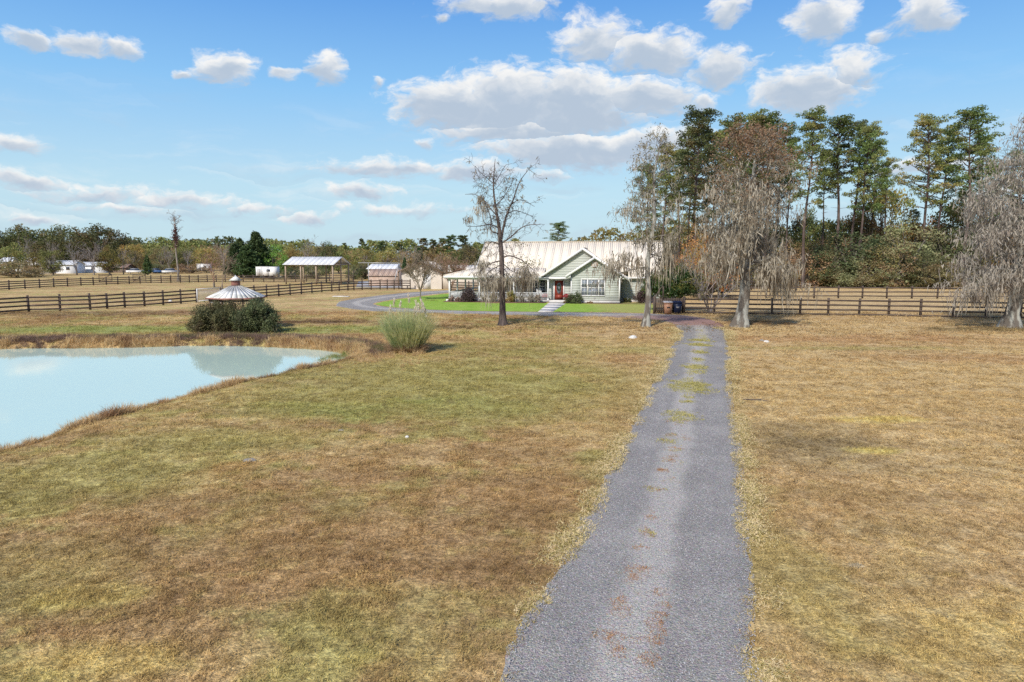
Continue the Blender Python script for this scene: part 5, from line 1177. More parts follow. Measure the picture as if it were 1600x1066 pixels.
# --- pines
def pine_mesh(H, crown0, Rm, seed, nl=34, leafm='pine', csz=.22, per=72, tr_=.22, lean=.6):
    r = np.random.default_rng(seed); k = 12
    tr = np.array([[lean*(i/k)**1.5+.12*math.sin(i*.8+seed), .2*math.sin(i*.6+seed), H*i/k] for i in range(k+1)]); seg, C = [], []
    T = trunkgeo(Geo(), tr, tr_*np.clip(1.05-tr[:, 2]/H, .03, 1)**.7, 8, 1.3, seed)
    for q in range(nl):
        f = crown0+(1-crown0)*((q+r.random()*.9)/nl)**.85; z = f*H; p = np.array([np.interp(z, tr[:, 2], tr[:, 0]), np.interp(z, tr[:, 2], tr[:, 1]), z])
        g1 = (f-crown0)/(1-crown0); Rr = Rm*(math.sin(min(1, g1*1.4+.28)*math.pi*.62)**.7)*(1-.62*g1**3)*(.55+.6*r.random()); a = q*2.4+r.normal()*.5
        d = unit(np.array([math.cos(a), math.sin(a), .25+.35*g1])); n = 4; pp = p
        for i in range(n):
            d = unit(d+r.normal(size=3)*.15+np.array([0, 0, .06])); q2 = pp+d*Rr/n; seg.append((*pp, *q2, .07*(1-i/n)+.02, .07*(1-(i+1)/n)+.018)); pp = q2
            if i >= 1 and r.random() < .85: C.append((*(q2+r.normal(size=3)*.35), .5+.35*r.random()))
        C.append((*pp, .65+.35*r.random()))
        if r.random() < .5: s_ = pp+r.normal(size=3)*np.array([.9, .9, .3]); seg.append((*q2, *s_, .03, .015)); C.append((*s_, .55+.3*r.random()))
    for _ in range(4): C.append((tr[-1, 0]+r.normal()*.35, tr[-1, 1]+r.normal()*.35, H-.2-.5*r.random(), .6))
    for _ in range(6):   # dead stubs under the crown
        z = H*(crown0*(.55+.45*r.random())); a = r.random()*6.28; p = np.array([np.interp(z, tr[:, 2], tr[:, 0]), np.interp(z, tr[:, 2], tr[:, 1]), z]); seg.append((*p, *(p+np.array([math.cos(a), math.sin(a), .15])*(.6+r.random())), .035, .012))
    C = np.array(C); L = Geo()
    C[:, 3] *= .86; n = (per*(C[:, 3]/.7)**2).astype(int); idx = np.repeat(np.arange(len(C)), n); u = r.normal(size=(len(idx), 3)); u /= np.linalg.norm(u, axis=1)[:, None]; u *= (r.random(len(idx))**.4)[:, None]
    P = C[idx, :3]+u*C[idx, 3:4]*np.array([1.15, 1.15, .55])
    L.leaves(P, csz, r)
    return T.mesh('trunk', M['pinebark'], True), Geo().segs(seg, 5).mesh('branches', M['pinebark']), L.mesh('crown', M[leafm])
PM = [pine_mesh(26, .56, 3.1, 101), pine_mesh(25, .48, 2.9, 102, nl=36), pine_mesh(27, .60, 3.0, 103, nl=28), pine_mesh(24, .46, 3.5, 104, nl=40), pine_mesh(26, .30, 3.3, 105, nl=56, leafm='pine_dk')]
SHL = {}
def plant(name, meshes, loc, label, cat, sc, rz, group=None, parts=('trunk', 'branches', 'crown')):
    t_ = thing(name, loc, label, cat, group, rz=rz, sc=sc)
    for pn, me in zip(parts, meshes):
        if me is not None: inst(pn, me, t_)
    return t_
def at(x, top, D):     # base on the ground under pixel column x at depth D, and the height that reaches pixel row top
    p = PD(x, top, D); return Vector((p.x, D, 0)), p.z
ORD = ['first','second','third','fourth','fifth','sixth','seventh','eighth','ninth','tenth','eleventh','twelfth','thirteenth','fourteenth','fifteenth','sixteenth','seventeenth','eighteenth','nineteenth','twentieth']
pines = [  # x, top, depth, mesh, width scale, label
 (1038,232,92,1,.9,'tall green pine rising behind the slender lichened tree'),
 (1094,174,88,4,.98,'densest tall pine with full crown, left of the rusty mossy cypress'),
 (1066,240,104,0,1.0,'shorter pine in the gap left of the densest tall pine'),
 (1136,190,106,1,.95,'pine crown showing just above the rusty cypress at its left'),
 (1172,184,110,3,.9,'pine crown showing above the middle of the rusty cypress'),
 (1207,184,108,0,.95,'pine crown showing above the rusty cypress at its right'),
 (1238,226,116,2,.8,'shorter pine just right of the rusty cypress crown'),
 (1266,178,104,1,.85,'tall narrow pine with long dark trunk, first clear of the rusty cypress'),
 (1292,240,120,2,.7,'small pine crown between the two tall pines right of the cypress'),
 (1320,188,112,0,1.0,'tall flat topped pine left of the close pair of trunks'),
 (1344,196,114,2,.95,'left trunk of the close pair of tall pines'),
 (1354,203,110,3,.75,'right trunk of the close pair of tall pines'),
 (1391,252,112,2,.72,'short thin pine standing alone in the middle of the sky gap'),
 (1459,188,108,3,.85,'pine just right of the sky gap with wide ragged crown'),
 (1479,204,114,1,.8,'slightly lower pine leaning on the one right of the sky gap'),
 (1505,300,118,0,.8,'low pine between the sky gap pair and the tallest right hand pine'),
 (1527,175,108,0,1.0,'tallest pine near the right edge, left of the broad grey mossy tree'),
 (1560,262,120,2,.9,'pine partly hidden behind the top of the broad grey mossy tree'),
 (1430,330,122,2,.7,'low pine at the foot of the sky gap among the shrubs'),
 (1600,240,116,1,.95,'pine cut by the right edge behind the broad grey mossy tree'),
 (1016,262,96,3,.8,'olive pine filling in behind the top of the slender lichened tree'),(1118,214,96,3,.85,'broad pine between the densest tall pine and the rusty cypress'),(1080,205,100,0,.8,'pine crown on the left shoulder of the densest tall pine'),
 (1152,205,118,1,.9,'pine in the back row behind the rusty cypress left shoulder'),(1190,200,118,3,.9,'pine in the back row behind the rusty cypress middle'),(1222,204,120,1,.85,'pine in the back row behind the rusty cypress right shoulder'),
 (1368,226,122,1,.75,'back row pine right of the close pair of trunks'),
 (1545,214,122,1,.85,'back row pine right of the tallest right hand pine')]
for k, (x, top, D, mi, ws, lab) in enumerate(pines):
    loc, h = at(x, top, D); hm = [26, 25, 27, 24, 26][mi]; s_ = h/hm; plant('pine_tree', PM[mi], loc, lab, 'pine tree', (s_*ws*1.28, s_*ws*1.28, s_), k*1.7, 'tall pines behind the right paddock')
loc, h = at(871, 350, 140); plant('pine_tree', PM[3], loc, 'round topped pine rising straight behind the cream roof', 'pine tree', (h/24*1.75, h/24*1.75, h/24), 1.0)

# --- broadleaf meshes (unit sized; scaled on planting)
def blob_tree(seed, n, H=1.0, Rr=.5, zc=.62, zr=.38, per=70, leaf='oak', size=.035, twigs=None, nclump=60, stem=.03, low=.15, csize=.12):
    r = np.random.default_rng(seed); u = r.normal(size=(nclump, 3)); u /= np.linalg.norm(u, axis=1)[:, None]; rad = (.55+.45*r.random(nclump))[:, None]
    C = u*rad*np.array([Rr, Rr, zr])+np.array([0, 0, zc]); C[:, 2] += .05*np.sin(C[:, 0]*9+seed)+.04*np.cos(C[:, 1]*8); C = C[C[:, 2] > low]
    idx = np.repeat(np.arange(len(C)), per); v = r.normal(size=(len(idx), 3)); v /= np.linalg.norm(v, axis=1)[:, None]; v *= (r.random(len(idx))**.45)[:, None]
    cs = csize*(.7+.6*r.random(len(C)))
    Q = C[idx]+v*cs[idx][:, None]*np.array([1, 1, .75]); kz = 1/np.percentile(Q[:, 2], 99.7); kx = .5/np.percentile(np.abs(Q[:, 0]), 98); Q = Q*np.array([kx, kx, kz]); C = C*np.array([kx, kx, kz])
    L = Geo().leaves(Q, size, r)
    seg = []
    for c in C[::2]:
        m = np.array([0, 0, .2])*.6+c*.25; m[2] = max(.12, c[2]*.45); seg += [(0, 0, .1, *m, stem*.6, stem*.4), (*m, *c, stem*.4, stem*.12)]
    T = trunkgeo(Geo(), [(0, 0, -.01), (0, 0, .1), (.01, .005, .25), (.02, 0, .45)], [stem, stem*.8, stem*.7, stem*.4], 8, 1.4, seed)
    return T.mesh('trunk', M['bark']), Geo().segs(seg, 4).mesh('branches', M['bark']), L.mesh('crown', M[leaf])
def bare_mesh(seed, twm='twig_grey', kids=(9, 5, 4), upw=.12, stem=.022, spread=.75, rmin=.0022):
    r = np.random.default_rng(seed); seg, tips = [], []
    for k in range(3 if spread > .7 else 2):
        d = unit(np.array([r.normal()*.3*spread, r.normal()*.3*spread, 1])); grow(r, np.array([0, 0, .12]), d, .8, stem*.8, 0, seg, tips, dict(kids=list(kids)+[0], wob=.10, trop=[.1, upw, upw, upw], seg=.1, ratio=.42, ang=spread, tiplvl=1, rmin=rmin))
    T = trunkgeo(Geo(), [(0, 0, -.01), (0, 0, .08), (0, 0, .16), (.002, 0, .22)], [stem, stem*.9, stem*.85, stem*.6], 8, 1.4, seed)
    S_ = np.array(seg); zmax = S_[:, 5].max(); sc_ = 1/zmax; S_ *= 1
    return T.mesh('trunk', M['bark'], True), Geo().segs(S_, 3).mesh('branches', M[twm]), None, zmax
def cedar_mesh(seed, leaf='cedar', Rr=.26):
    r = np.random.default_rng(seed); nb = 230; n = 11000; bz = r.random(nb)**1.1; ba = r.random(nb)*6.28; br_ = Rr*((1-bz)**.7)*(.45+.75*r.random(nb))+.015; k = r.integers(0, nb, n); t = r.random(n)**.6
    P = np.stack([br_[k]*t*np.cos(ba[k]), br_[k]*t*np.sin(ba[k]), .04+bz[k]*.93+.10*t*(1-bz[k])+.02*t], 1)+r.normal(size=(n, 3))*.022; T = trunkgeo(Geo(), [(0, 0, -.01), (0, 0, .5), (0, 0, .97)], [.03, .02, .004], 7, 1.3, seed)
    return T.mesh('trunk', M['bark']), None, Geo().leaves(P, .035, r).mesh('crown', M[leaf])
OAK = [blob_tree(201, 0, Rr=.55, zc=.58, zr=.42, nclump=110, per=60, csize=.13), blob_tree(202, 0, Rr=.60, zc=.6, zr=.4, nclump=120, per=60, csize=.12)]
OLI = [blob_tree(211, 0, Rr=.40, zc=.55, zr=.45, leaf='olive', nclump=70, csize=.13), blob_tree(212, 0, Rr=.45, zc=.5, zr=.45, leaf='olive', nclump=80, per=55, csize=.12)]
BRO = [blob_tree(221, 0, Rr=.45, zc=.52, zr=.45, leaf='brownleaf', nclump=80, per=45, csize=.12), blob_tree(222, 0, Rr=.42, zc=.55, zr=.45, leaf='orange', nclump=60, per=40, csize=.12)]
GRN_ = [blob_tree(231, 0, Rr=.5, zc=.52, zr=.47, leaf='oak', nclump=80, per=70, csize=.14, low=.02), blob_tree(232, 0, Rr=.5, zc=.5, zr=.5, leaf='bright', nclump=90, per=70, csize=.13, low=.05)]
BSH = [blob_tree(241, 0, Rr=.62, zc=.42, zr=.5, leaf='thicket', nclump=110, per=70, csize=.14, low=-.05, size=.03), blob_tree(242, 0, Rr=.6, zc=.42, zr=.5, leaf='thicketdk', nclump=110, per=70, csize=.14, low=-.05, size=.03), blob_tree(243, 0, Rr=.6, zc=.42, zr=.5, leaf='thicketbr', nclump=100, per=60, csize=.14, low=-.05, size=.03)]
BAR = [bare_mesh(251), bare_mesh(252, 'twig_grey', spread=.6), bare_mesh(253, 'twig_red', kids=(10, 6, 5), spread=.7), bare_mesh(254, 'twig_tan', kids=(10, 6, 4), spread=.7)]
CED = [cedar_mesh(261), cedar_mesh(262, Rr=.3)]
FP = [pine_mesh(20, .6, 3.0, 271, nl=16, leafm='pine_dk', csz=.5, per=45), pine_mesh(18, .55, 3.4, 272, nl=18, leafm='pine_dk', csz=.5, per=45)]
KIND = {'oak': (OAK, 'oak_tree', 'tree'), 'olive': (OLI, 'leafy_tree', 'tree'), 'brown': (BRO[:1], 'autumn_tree', 'tree'), 'orange': (BRO[1:], 'autumn_tree', 'tree'), 'green': (GRN_[:1], 'leafy_tree', 'tree'), 'bright': (GRN_[1:], 'leafy_tree', 'tree'),
        'bush': (BSH[:1], 'shrub', 'shrub'), 'dkbush': (BSH[1:2], 'shrub', 'shrub'), 'brbush': (BSH[2:], 'shrub', 'shrub'), 'grey': (BAR[:2], 'bare_tree', 'tree'), 'red': (BAR[2:3], 'bare_tree', 'tree'), 'tan': (BAR[3:], 'bare_tree', 'tree'), 'cedar': (CED, 'cedar_tree', 'cedar tree')}
cnt = [0]
def put(kind, x, base, top, wpx, label, D=None, group=None):
    cnt[0] += 1; k = cnt[0]; ms, nm, cat = KIND[kind]; m_ = ms[k % len(ms)]
    if D is None: D = G(x, base).y
    loc, h = at(x, top, D); wm_ = wpx*D/1067
    if len(m_) == 4: zn, xn = m_[3], .75
    else: zn, xn = 1.0, {'cedar': .55}.get(kind, .95)
    sz_ = h/zn; sx_ = wm_/xn
    return plant(nm, m_[:3], loc, label, cat, (sx_, sx_, sz_), k*2.1, group)
FL = 'trees beyond the left paddock'
for a in [
 ('oak',12,0,359,62,'dark live oak at the left edge of the far tree line',250), ('oak',50,0,354,70,'second broad live oak from the left edge in the far tree line',255), ('oak',98,0,353,66,'flat topped live oak behind the light green small tree, far left',262),
 ('oak',152,0,352,84,'largest domed live oak of the far left tree line',235), ('oak',196,0,374,50,'lower live oak sloping down right of the largest dome',262), ('oak',74,0,372,60,'lower dark oak in front of the flat topped live oak',242), ('oak',126,0,376,50,'shadowy oak in front of the gap left of the largest dome',246),
 ('olive',10,0,380,44,'tall pale olive tree at the left picture edge, before the oaks',165), ('bush',25,0,408,70,'light green shrub thicket at the left edge behind the fence',158), ('olive',52,0,395,36,'olive tree half covering the taller pale house',178),
 ('olive',80,0,391,34,'round olive tree on its own stem beside the pinkish cottage',176), ('grey',36,0,368,22,'pale forked bare tree against the second live oak',190), ('grey',82,0,372,24,'thin bare grey tree rising behind the round olive tree',196),
 ('grey',116,0,376,34,'bare grey tree left in the pair before the white mobile home',180), ('grey',143,0,378,34,'bare grey tree right in the pair before the white mobile home',178), ('olive',168,0,384,34,'pale green tree right of the pair of bare grey trees',182),
 ('grey',190,0,384,22,'slim bare grey tree right of the pale green tree',186), ('brown',205,0,392,34,'brownish tree above the brown roofed shack',215), ('olive',206,0,382,40,'olive tree below the slope of the oaks, left of the dark conical cedar',230),
 ('olive',235,0,384,44,'olive tree behind the dark conical cedar in the far line',236), ('cedar',229,0,400,15,'small dark conical cedar on the dry field, left of the snag',178), ('brown',250,0,388,34,'brownish tree just left of the dead snag',214), ('dkbush',248,0,412,34,'dark low shrub left of the dead snag',200),
 ('olive',262,0,388,30,'olive tree at the left foot of the dead snag',226), ('olive',296,0,386,44,'wide olive tree right of the dead snag',238), ('green',284,0,392,30,'greener tree right behind the dead snag',230), ('olive',318,0,388,34,'olive tree above the small white camper',232),
 ('grey',262,0,380,18,'thin bare tree left of the snag, lacy against the sky',210), ('grey',292,0,386,22,'bare grey tree right of the snag base',205), ('brbush',300,0,412,50,'low brown scrub between snag and small camper',198),
 ('grey',348,0,374,38,'grey twiggy tree top over the reddish bare tree',170), ('red',331,0,386,40,'reddish bare tree in the left paddock behind the gazebo',108), ('tan',344,0,392,34,'tan bare tree growing beside the reddish one behind the gazebo',98),
 ('cedar',366,0,382,38,'left shorter cedar of the dark cedar clump',156), ('cedar',374,0,374,34,'second cedar of the dark clump, with slim tip',160), ('cedar',399,0,364,52,'tallest pointed cedar of the dark clump',156), ('cedar',386,0,384,46,'front cedar filling the middle of the dark clump',152), ('cedar',414,0,388,30,'low right cedar of the dark clump',158),
 ('bright',424,0,383,44,'bright green round tree above the white box trailer',158), ('olive',452,0,382,36,'olive tree right of the bright green round tree',185), ('grey',479,0,366,30,'bare grey tree standing over the pole barn roof',178),
 ('green',508,0,378,38,'green tree above the middle of the pole barn roof',190), ('olive',492,0,386,40,'olive tree above the left part of the pole barn roof',200), ('olive',528,0,388,34,'olive tree above the right end of the pole barn roof',190),
 ('dkbush',455,0,418,30,'dark shrub seen under the left bay of the pole barn',150), ('dkbush',490,0,414,40,'dark shrub seen under the middle bay of the pole barn',152), ('dkbush',570,0,414,34,'dark tall hedge right of the pole barn',146), ('dkbush',552,0,414,26,'dark hedge directly right of the pole barn posts',144),
 ('olive',570,0,390,40,'olive tree over the white roofed metal shed, left',210), ('olive',603,0,388,44,'olive tree over the white roofed metal shed, right',220), ('grey',630,0,384,34,'greyish bare tree left above the beige garage gable',190), ('cedar',632,0,404,14,'small dark conical tree just left of the beige garage',130),
 ('grey',650,0,378,28,'bare grey tree behind the beige garage gable',175), ('brown',668,0,392,40,'brownish tree above the beige garage roof',170), ('cedar',654,0,388,20,'dark bushy cedar behind the left slope of the beige garage',160),
 ('oak',735,0,382,54,'grey green oak with moss just left of the house roof',120), ('brown',712,0,398,46,'russet tree left of the house above the garage wall',125), ('red',690,0,402,44,'russet bare tree above the right part of the garage',118), ('red',722,0,404,40,'second russet bare tree touching the porch roof',112)]:
    kind, x, _, top, wpx, lab, D = a; put(kind, x, 0, top, wpx, lab, D, FL)
for k, (x, top, D, mi, w_, lab) in enumerate([(536,381,300,0,1.0,'small far pine above the right end of the pole barn'), (565,376,290,1,.85,'lone far pine on the sky line right of the pole barn'), (597,380,285,1,1.0,'lone far pine above the white roofed metal shed'), (626,380,290,0,1.1,'round far pine above the space left of the beige garage'),
   (660,374,240,0,1.3,'far pine left in the dense group over the beige garage'), (676,377,235,1,1.2,'second far pine in the dense group over the beige garage'), (692,374,230,0,1.2,'third far pine in the dense group over the garage'), (706,371,230,1,1.3,'fourth far pine over the right end of the garage'), (724,370,225,0,1.5,'tallest far pine next to the house roof'), (240,380,300,0,.9,'far pine poking up left of the dead snag'), (452,386,300,1,.8,'far pine low on the sky line left of the pole barn'), (1008,374,200,1,1.4,'far pine crown peeping over the right end of the cream roof')]):
    loc, h = at(x, top, D); hm = 20 if mi == 0 else 18; plant('pine_tree', FP[mi], loc, lab, 'pine tree', (w_*h/hm*1.1, w_*h/hm*1.1, h/hm), k*1.3, 'far pines on the sky line')
# dead snag
r = np.random.default_rng(77); sb = G(276, 441); sb = Vector((PD(276, 400, 135).x, 135, 0)); sn = thing('dead_snag', sb, 'tall dead snag with a dark vine clump, standing over the left fence', 'dead tree'); seg, tips = [], []
Hs = PD(276, 337, 135).z; tr = np.array([[.1*math.sin(i), 0, Hs*i/10] for i in range(11)]); trunkgeo(Geo(), tr, np.linspace(.22, .07, 11), 8, 1.4, 1).build('trunk', M['bark'], sn, smooth=True)
for k in range(16):
    z = Hs*(.55+.45*r.random()) if k < 11 else Hs*(.75+.25*r.random()); grow(r, np.array([0, 0, z]), unit(np.array([r.normal(), r.normal()*.5, .5])), .8+.9*r.random(), .06, 0, seg, tips, dict(kids=[3, 2], wob=.25, trop=.1, seg=.4, ratio=.5, tiplvl=1, rmin=.02))
Geo().segs(seg, 4).build('branches', M['twig_grey'], sn)
c = r.normal(size=(500, 3))*np.array([.28, .28, .95])+np.array([0, 0, PD(276, 371, 135).z]); Geo().leaves(c, .28, r).build('vine_clump', M['purple'], sn, stuff=True)

# --- right hand woodland edge: shrubs and low trees one by one
RG = 'shrubs and low trees along the right woodland edge'
for a in [
 ('brbush',1262,398,64,'brown shrub at the left of the woodland edge, under the narrow pine',112), ('bush',1300,392,60,'olive grey shrub left of the big dark shrub',112), ('dkbush',1332,368,96,'big dark green rounded shrub under the flat topped pine',111), ('brbush',1300,375,60,'brown leaved shrub behind the olive grey one',118),
 ('bush',1348,405,70,'dusty olive low shrub before the big dark shrub',106), ('bush',1420,352,92,'large dusty brown green shrub below the sky gap',108), ('brbush',1395,386,60,'brown shrub left half before the large dusty shrub',105), ('dkbush',1448,392,64,'dark low shrub right half before the large dusty shrub',104),
 ('dkbush',1484,362,72,'dark green shrub just left of the broad mossy tree',112), ('bush',1470,412,60,'low green shrub left of the broad mossy tree skirts',103), ('dkbush',1530,352,84,'dark thicket behind the broad grey mossy tree',114), ('brbush',1575,372,70,'brown thicket right behind the broad grey mossy tree',112), ('bush',1610,350,80,'thicket cut by the right edge',115),
 ('olive',1385,300,64,'yellow olive tree rising behind the shrubs below the lone short pine',122), ('olive',1345,322,50,'olive tree between the close pair of pines and the lone short pine',124), ('orange',1418,338,44,'orange tinted tree left of the low pine in the sky gap',120), ('orange',1452,345,46,'orange tinted tree right of the low pine in the sky gap',121),
 ('olive',1500,318,66,'olive tree behind the dark shrub under the tallest right pine',124), ('brown',1325,345,50,'brown tree behind the big dark shrub',124), ('olive',1290,348,54,'yellowish tree behind the olive grey shrub',124), ('green',1262,330,46,'green tree behind the narrow pine trunk',128),
 ('brown',1362,345,40,'brown tree foot of the close pair of pines',120), ('olive',1545,330,60,'olive tree over the thicket behind the broad mossy tree',126), ('brown',1236,380,50,'brown tree right of the rusty cypress trunk',118), ('olive',1222,352,56,'olive tree seen through the right moss of the rusty cypress',126),
 ('green',1100,352,60,'green tree low behind the left side of the rusty cypress',126), ('green',1160,345,70,'green tree behind the trunk of the rusty cypress',128), ('brown',1185,372,56,'brown tree behind the rusty cypress, low',124), ('olive',1060,340,56,'olive tree between the slender tree and the densest pine',128), ('green',1030,352,50,'green tree behind the right end of the house roof',120),
 ('brbush',1210,412,60,'low brown scrub beyond the second paddock fence, under the cypress moss',110), ('brbush',1150,416,60,'low brown scrub behind the cypress trunk',112), ('brbush',1095,418,60,'low scrub behind the orange leaved tree',114),
 ('orange',1075,392,46,'orange leaved tree right of the house, above the dark glossy one',84), ('orange',1112,398,60,'peach leaved tree between house and rusty cypress',80), ('brown',1130,410,46,'russet shrub left of the cypress trunk',82)]:
    kind, x, top, wpx, lab, D = a; put(kind, x, 0, top-4, wpx*1.22, lab, D, RG)
# far woods closing the horizon
def woods(name, mt, x0, x1, y0, y1, h0, h1, n, size, seed, kindlab):
    r = np.random.default_rng(seed); X_ = x0+(x1-x0)*r.random(n); f = (X_-x0)/(x1-x0); Y_ = y0+(y1-y0)*f+r.normal(size=n)*6
    top = h0+(h1-h0)*f+1.6*np.sin(X_*.13+seed)+1.1*np.sin(X_*.41+1)+.8*np.sin(X_*1.1)
    z = top*(1-r.random(n)**1.6*.98)
    o = Geo().leaves(np.stack([X_, Y_, np.maximum(z, .2)], 1), size, r, .2).build(name, mt); o['kind'] = 'stuff'; return o
woods('far_woods', M['oak'], -420, -120, 330, 330, 12, 11, 26000, 1.3, 1, '')
woods('far_woods', M['olive'], -160, 40, 300, 300, 10, 9.0, 26000, 1.1, 2, '')
woods('far_woods', M['brownleaf'], -180, 60, 280, 280, 6.5, 6.5, 14000, .9, 5, '')
woods('far_woods', M['olive'], 20, 420, 240, 240, 12, 11, 30000, 1.0, 3, '')
woods('woodland_floor', M['thicketbr'], 22, 130, 132, 132, 7.0, 9, 30000, .5, 4, '')
woods('woodland_floor', M['olive'], 22, 130, 136, 136, 8.5, 11, 16000, .5, 7, '')

# ================================================================== NEAR SHRUBS AND PLANTS
def bushthing(loc, label, rx, ry, h, mt, n, size, seed, name='shrub', cat='shrub', stems=9, low=.0, clumps=60, spiky=0.0, cs=.16, stemm='bark'):
    r = np.random.default_rng(seed); t_ = thing(name, loc, label, cat)
    u = r.normal(size=(clumps, 3)); u /= np.linalg.norm(u, axis=1)[:, None]; u[:, 2] = np.abs(u[:, 2])**.6*np.sign(np.abs(u[:, 2])); rad = (.35+.65*r.random(clumps))[:, None]
    C = u*rad*np.array([rx, ry, h])*.92; C[:, 2] *= 1-.35*(np.abs(C[:, 0])/rx)**2; C[:, 2] = np.maximum(C[:, 2], low+.08*h)
    idx = r.integers(0, clumps, n); v = r.normal(size=(n, 3)); v /= np.linalg.norm(v, axis=1)[:, None]; v *= (r.random(n)**.5)[:, None]
    cs_ = cs*max(rx, h)*(.7+.7*r.random(clumps)); P = C[idx]+v*cs_[idx][:, None]; P[:, 2] = np.maximum(P[:, 2], .03)
    g_ = Geo().leaves(P, size, r)
    if spiky:
        k = int(n*spiky); q = P[r.integers(0, n, k)]; d = q/(np.linalg.norm(q/np.array([rx, ry, h]), axis=1)[:, None]+1e-6); d = d/(np.linalg.norm(d, axis=1)[:, None]+1e-9)+r.normal(size=(k, 3))*.4; d /= np.linalg.norm(d, axis=1)[:, None]
        g_.blades(q, d, .12+.35*r.random(k), .035, r, .5, 3)
    g_.build('foliage', M[mt], t_)
    seg = []
    for k in range(stems):
        c = C[r.integers(0, clumps)]; m = c*.45+r.normal(size=3)*.04; b0 = np.array([r.normal()*.06, r.normal()*.06, -.03]); seg += [(*b0, *m, .03, .02), (*m, *c, .02, .008)]
    Geo().segs(seg, 5).build('stems', M[stemm], t_); return t_
bushthing(G(338, 521)+Vector((0, .6, 0)), 'large olive drooping shrub hiding the left half of the gazebo', 2.2, 1.25, 2.1, 'bush', 34000, .085, 61, clumps=75, spiky=.16, cs=.20, stems=20)
bushthing(G(396, 521)+Vector((0, .5, 0)), 'large olive drooping shrub hiding the right half of the gazebo', 1.5, 1.15, 2.1, 'bush', 26000, .085, 62, clumps=55, spiky=.16, cs=.20, stems=16)
bushthing(G(420, 519), 'small sprig at the right foot of the gazebo shrubs', .6, .5, .8, 'bush', 1800, .08, 63, clumps=18)
# shrubs along the porch and wall
def hbush(u, v, label, rx, h, mt, n, size, seed, **k): return bushthing(HW(u, v), label, rx, rx*.85, h, mt, n, size, seed, **k)
hbush(-15.9, -.15, 'round dark purple shrub before the left part of the porch', .85, 1.62, 'purple', 7000, .09, 71, clumps=60, cs=.24)
for k, (u, h, lab) in enumerate(((-17.9, .75, 'small grey brown shrub at the left corner of the porch'), (-17.25, .6, 'low grey brown shrub second from the porch corner'), (-16.9, .5, 'lowest grey brown shrub touching the round purple one'))):
    hbush(u, .2, lab, .42, h, 'greyshrub', 1500, .07, 72+k, clumps=20)
hbush(-11.4, .2, 'green leafy shrub before the porch behind the bare mossy tree', .7, 1.25, 'olive', 4200, .09, 76, clumps=40)
hbush(-13.3, .2, 'small green shrub before the porch left of the bare trunk', .45, 1.0, 'green' if 'green' in M else 'bush', 2200, .08, 77, clumps=26)
for k, (u, h, lab) in enumerate(((-10.2, .8, 'twiggy grey shrub right of the green leafy one by the porch rail'), (-9.3, .9, 'twiggy grey shrub in the middle of the right porch rail'), (-8.5, 1.0, 'twiggy grey shrub nearest the front walk'), (-12.4, .7, 'twiggy grey shrub behind the bare mossy trunk'), (-14.3, .6, 'low twiggy grey shrub right of the purple one'))):
    hbush(u, .25, lab, .45, h, 'greyshrub', 1400, .07, 80+k, clumps=24)
hbush(-4.55, -.75, 'grey green loose shrub at the right side of the front door steps', .95, 1.35, 'bush', 4600, .08, 86, clumps=46)
hbush(-5.3, -.45, 'small brown shrub beside the front walk', .5, .75, 'brownleaf', 1800, .07, 87, clumps=20)
hbush(.75, 1.7, 'low spiky green shrub in the corner of the recessed wall', .6, .55, 'oak', 1500, .10, 88, clumps=20)
hbush(2.5, 1.3, 'dark open shrub before the recessed sage wall', 1.05, 1.9, 'purple', 4200, .10, 89, clumps=44, stems=14)
hbush(4.4, 1.2, 'low grey shrub at the right end of the house', .75, .75, 'greyshrub', 2200, .08, 90, clumps=24)
hbush(-3.0, -.25, 'low ground cover clump under the gable window', .5, .18, 'brownleaf', 500, .07, 91, clumps=10)
tag(Geo().prism([tuple(HW(u, v, .03)) for u, v in ((-18.6,-.9),(-7.6,-.9),(-7.6,.78),(-18.6,.78))], (0, 0, -.02)).build('mulch_bed', mat('brown mulch', (.10, .05, .035), .95, (.17, .09, .065), 4, coord='World')), kind='structure')
tag(Geo().prism([tuple(HW(u, v, .03)) for u, v in ((-5.2,-.7),(4.6,-.7),(4.6,2.1),(.05,2.1),(.05,-.03),(-5.2,-.03))][:2]+[tuple(HW(4.6,-.05,.03)), tuple(HW(-5.2,-.05,.03))], (0, 0, -.02)).build('mulch_bed', bpy.data.materials['brown mulch']), kind='structure')
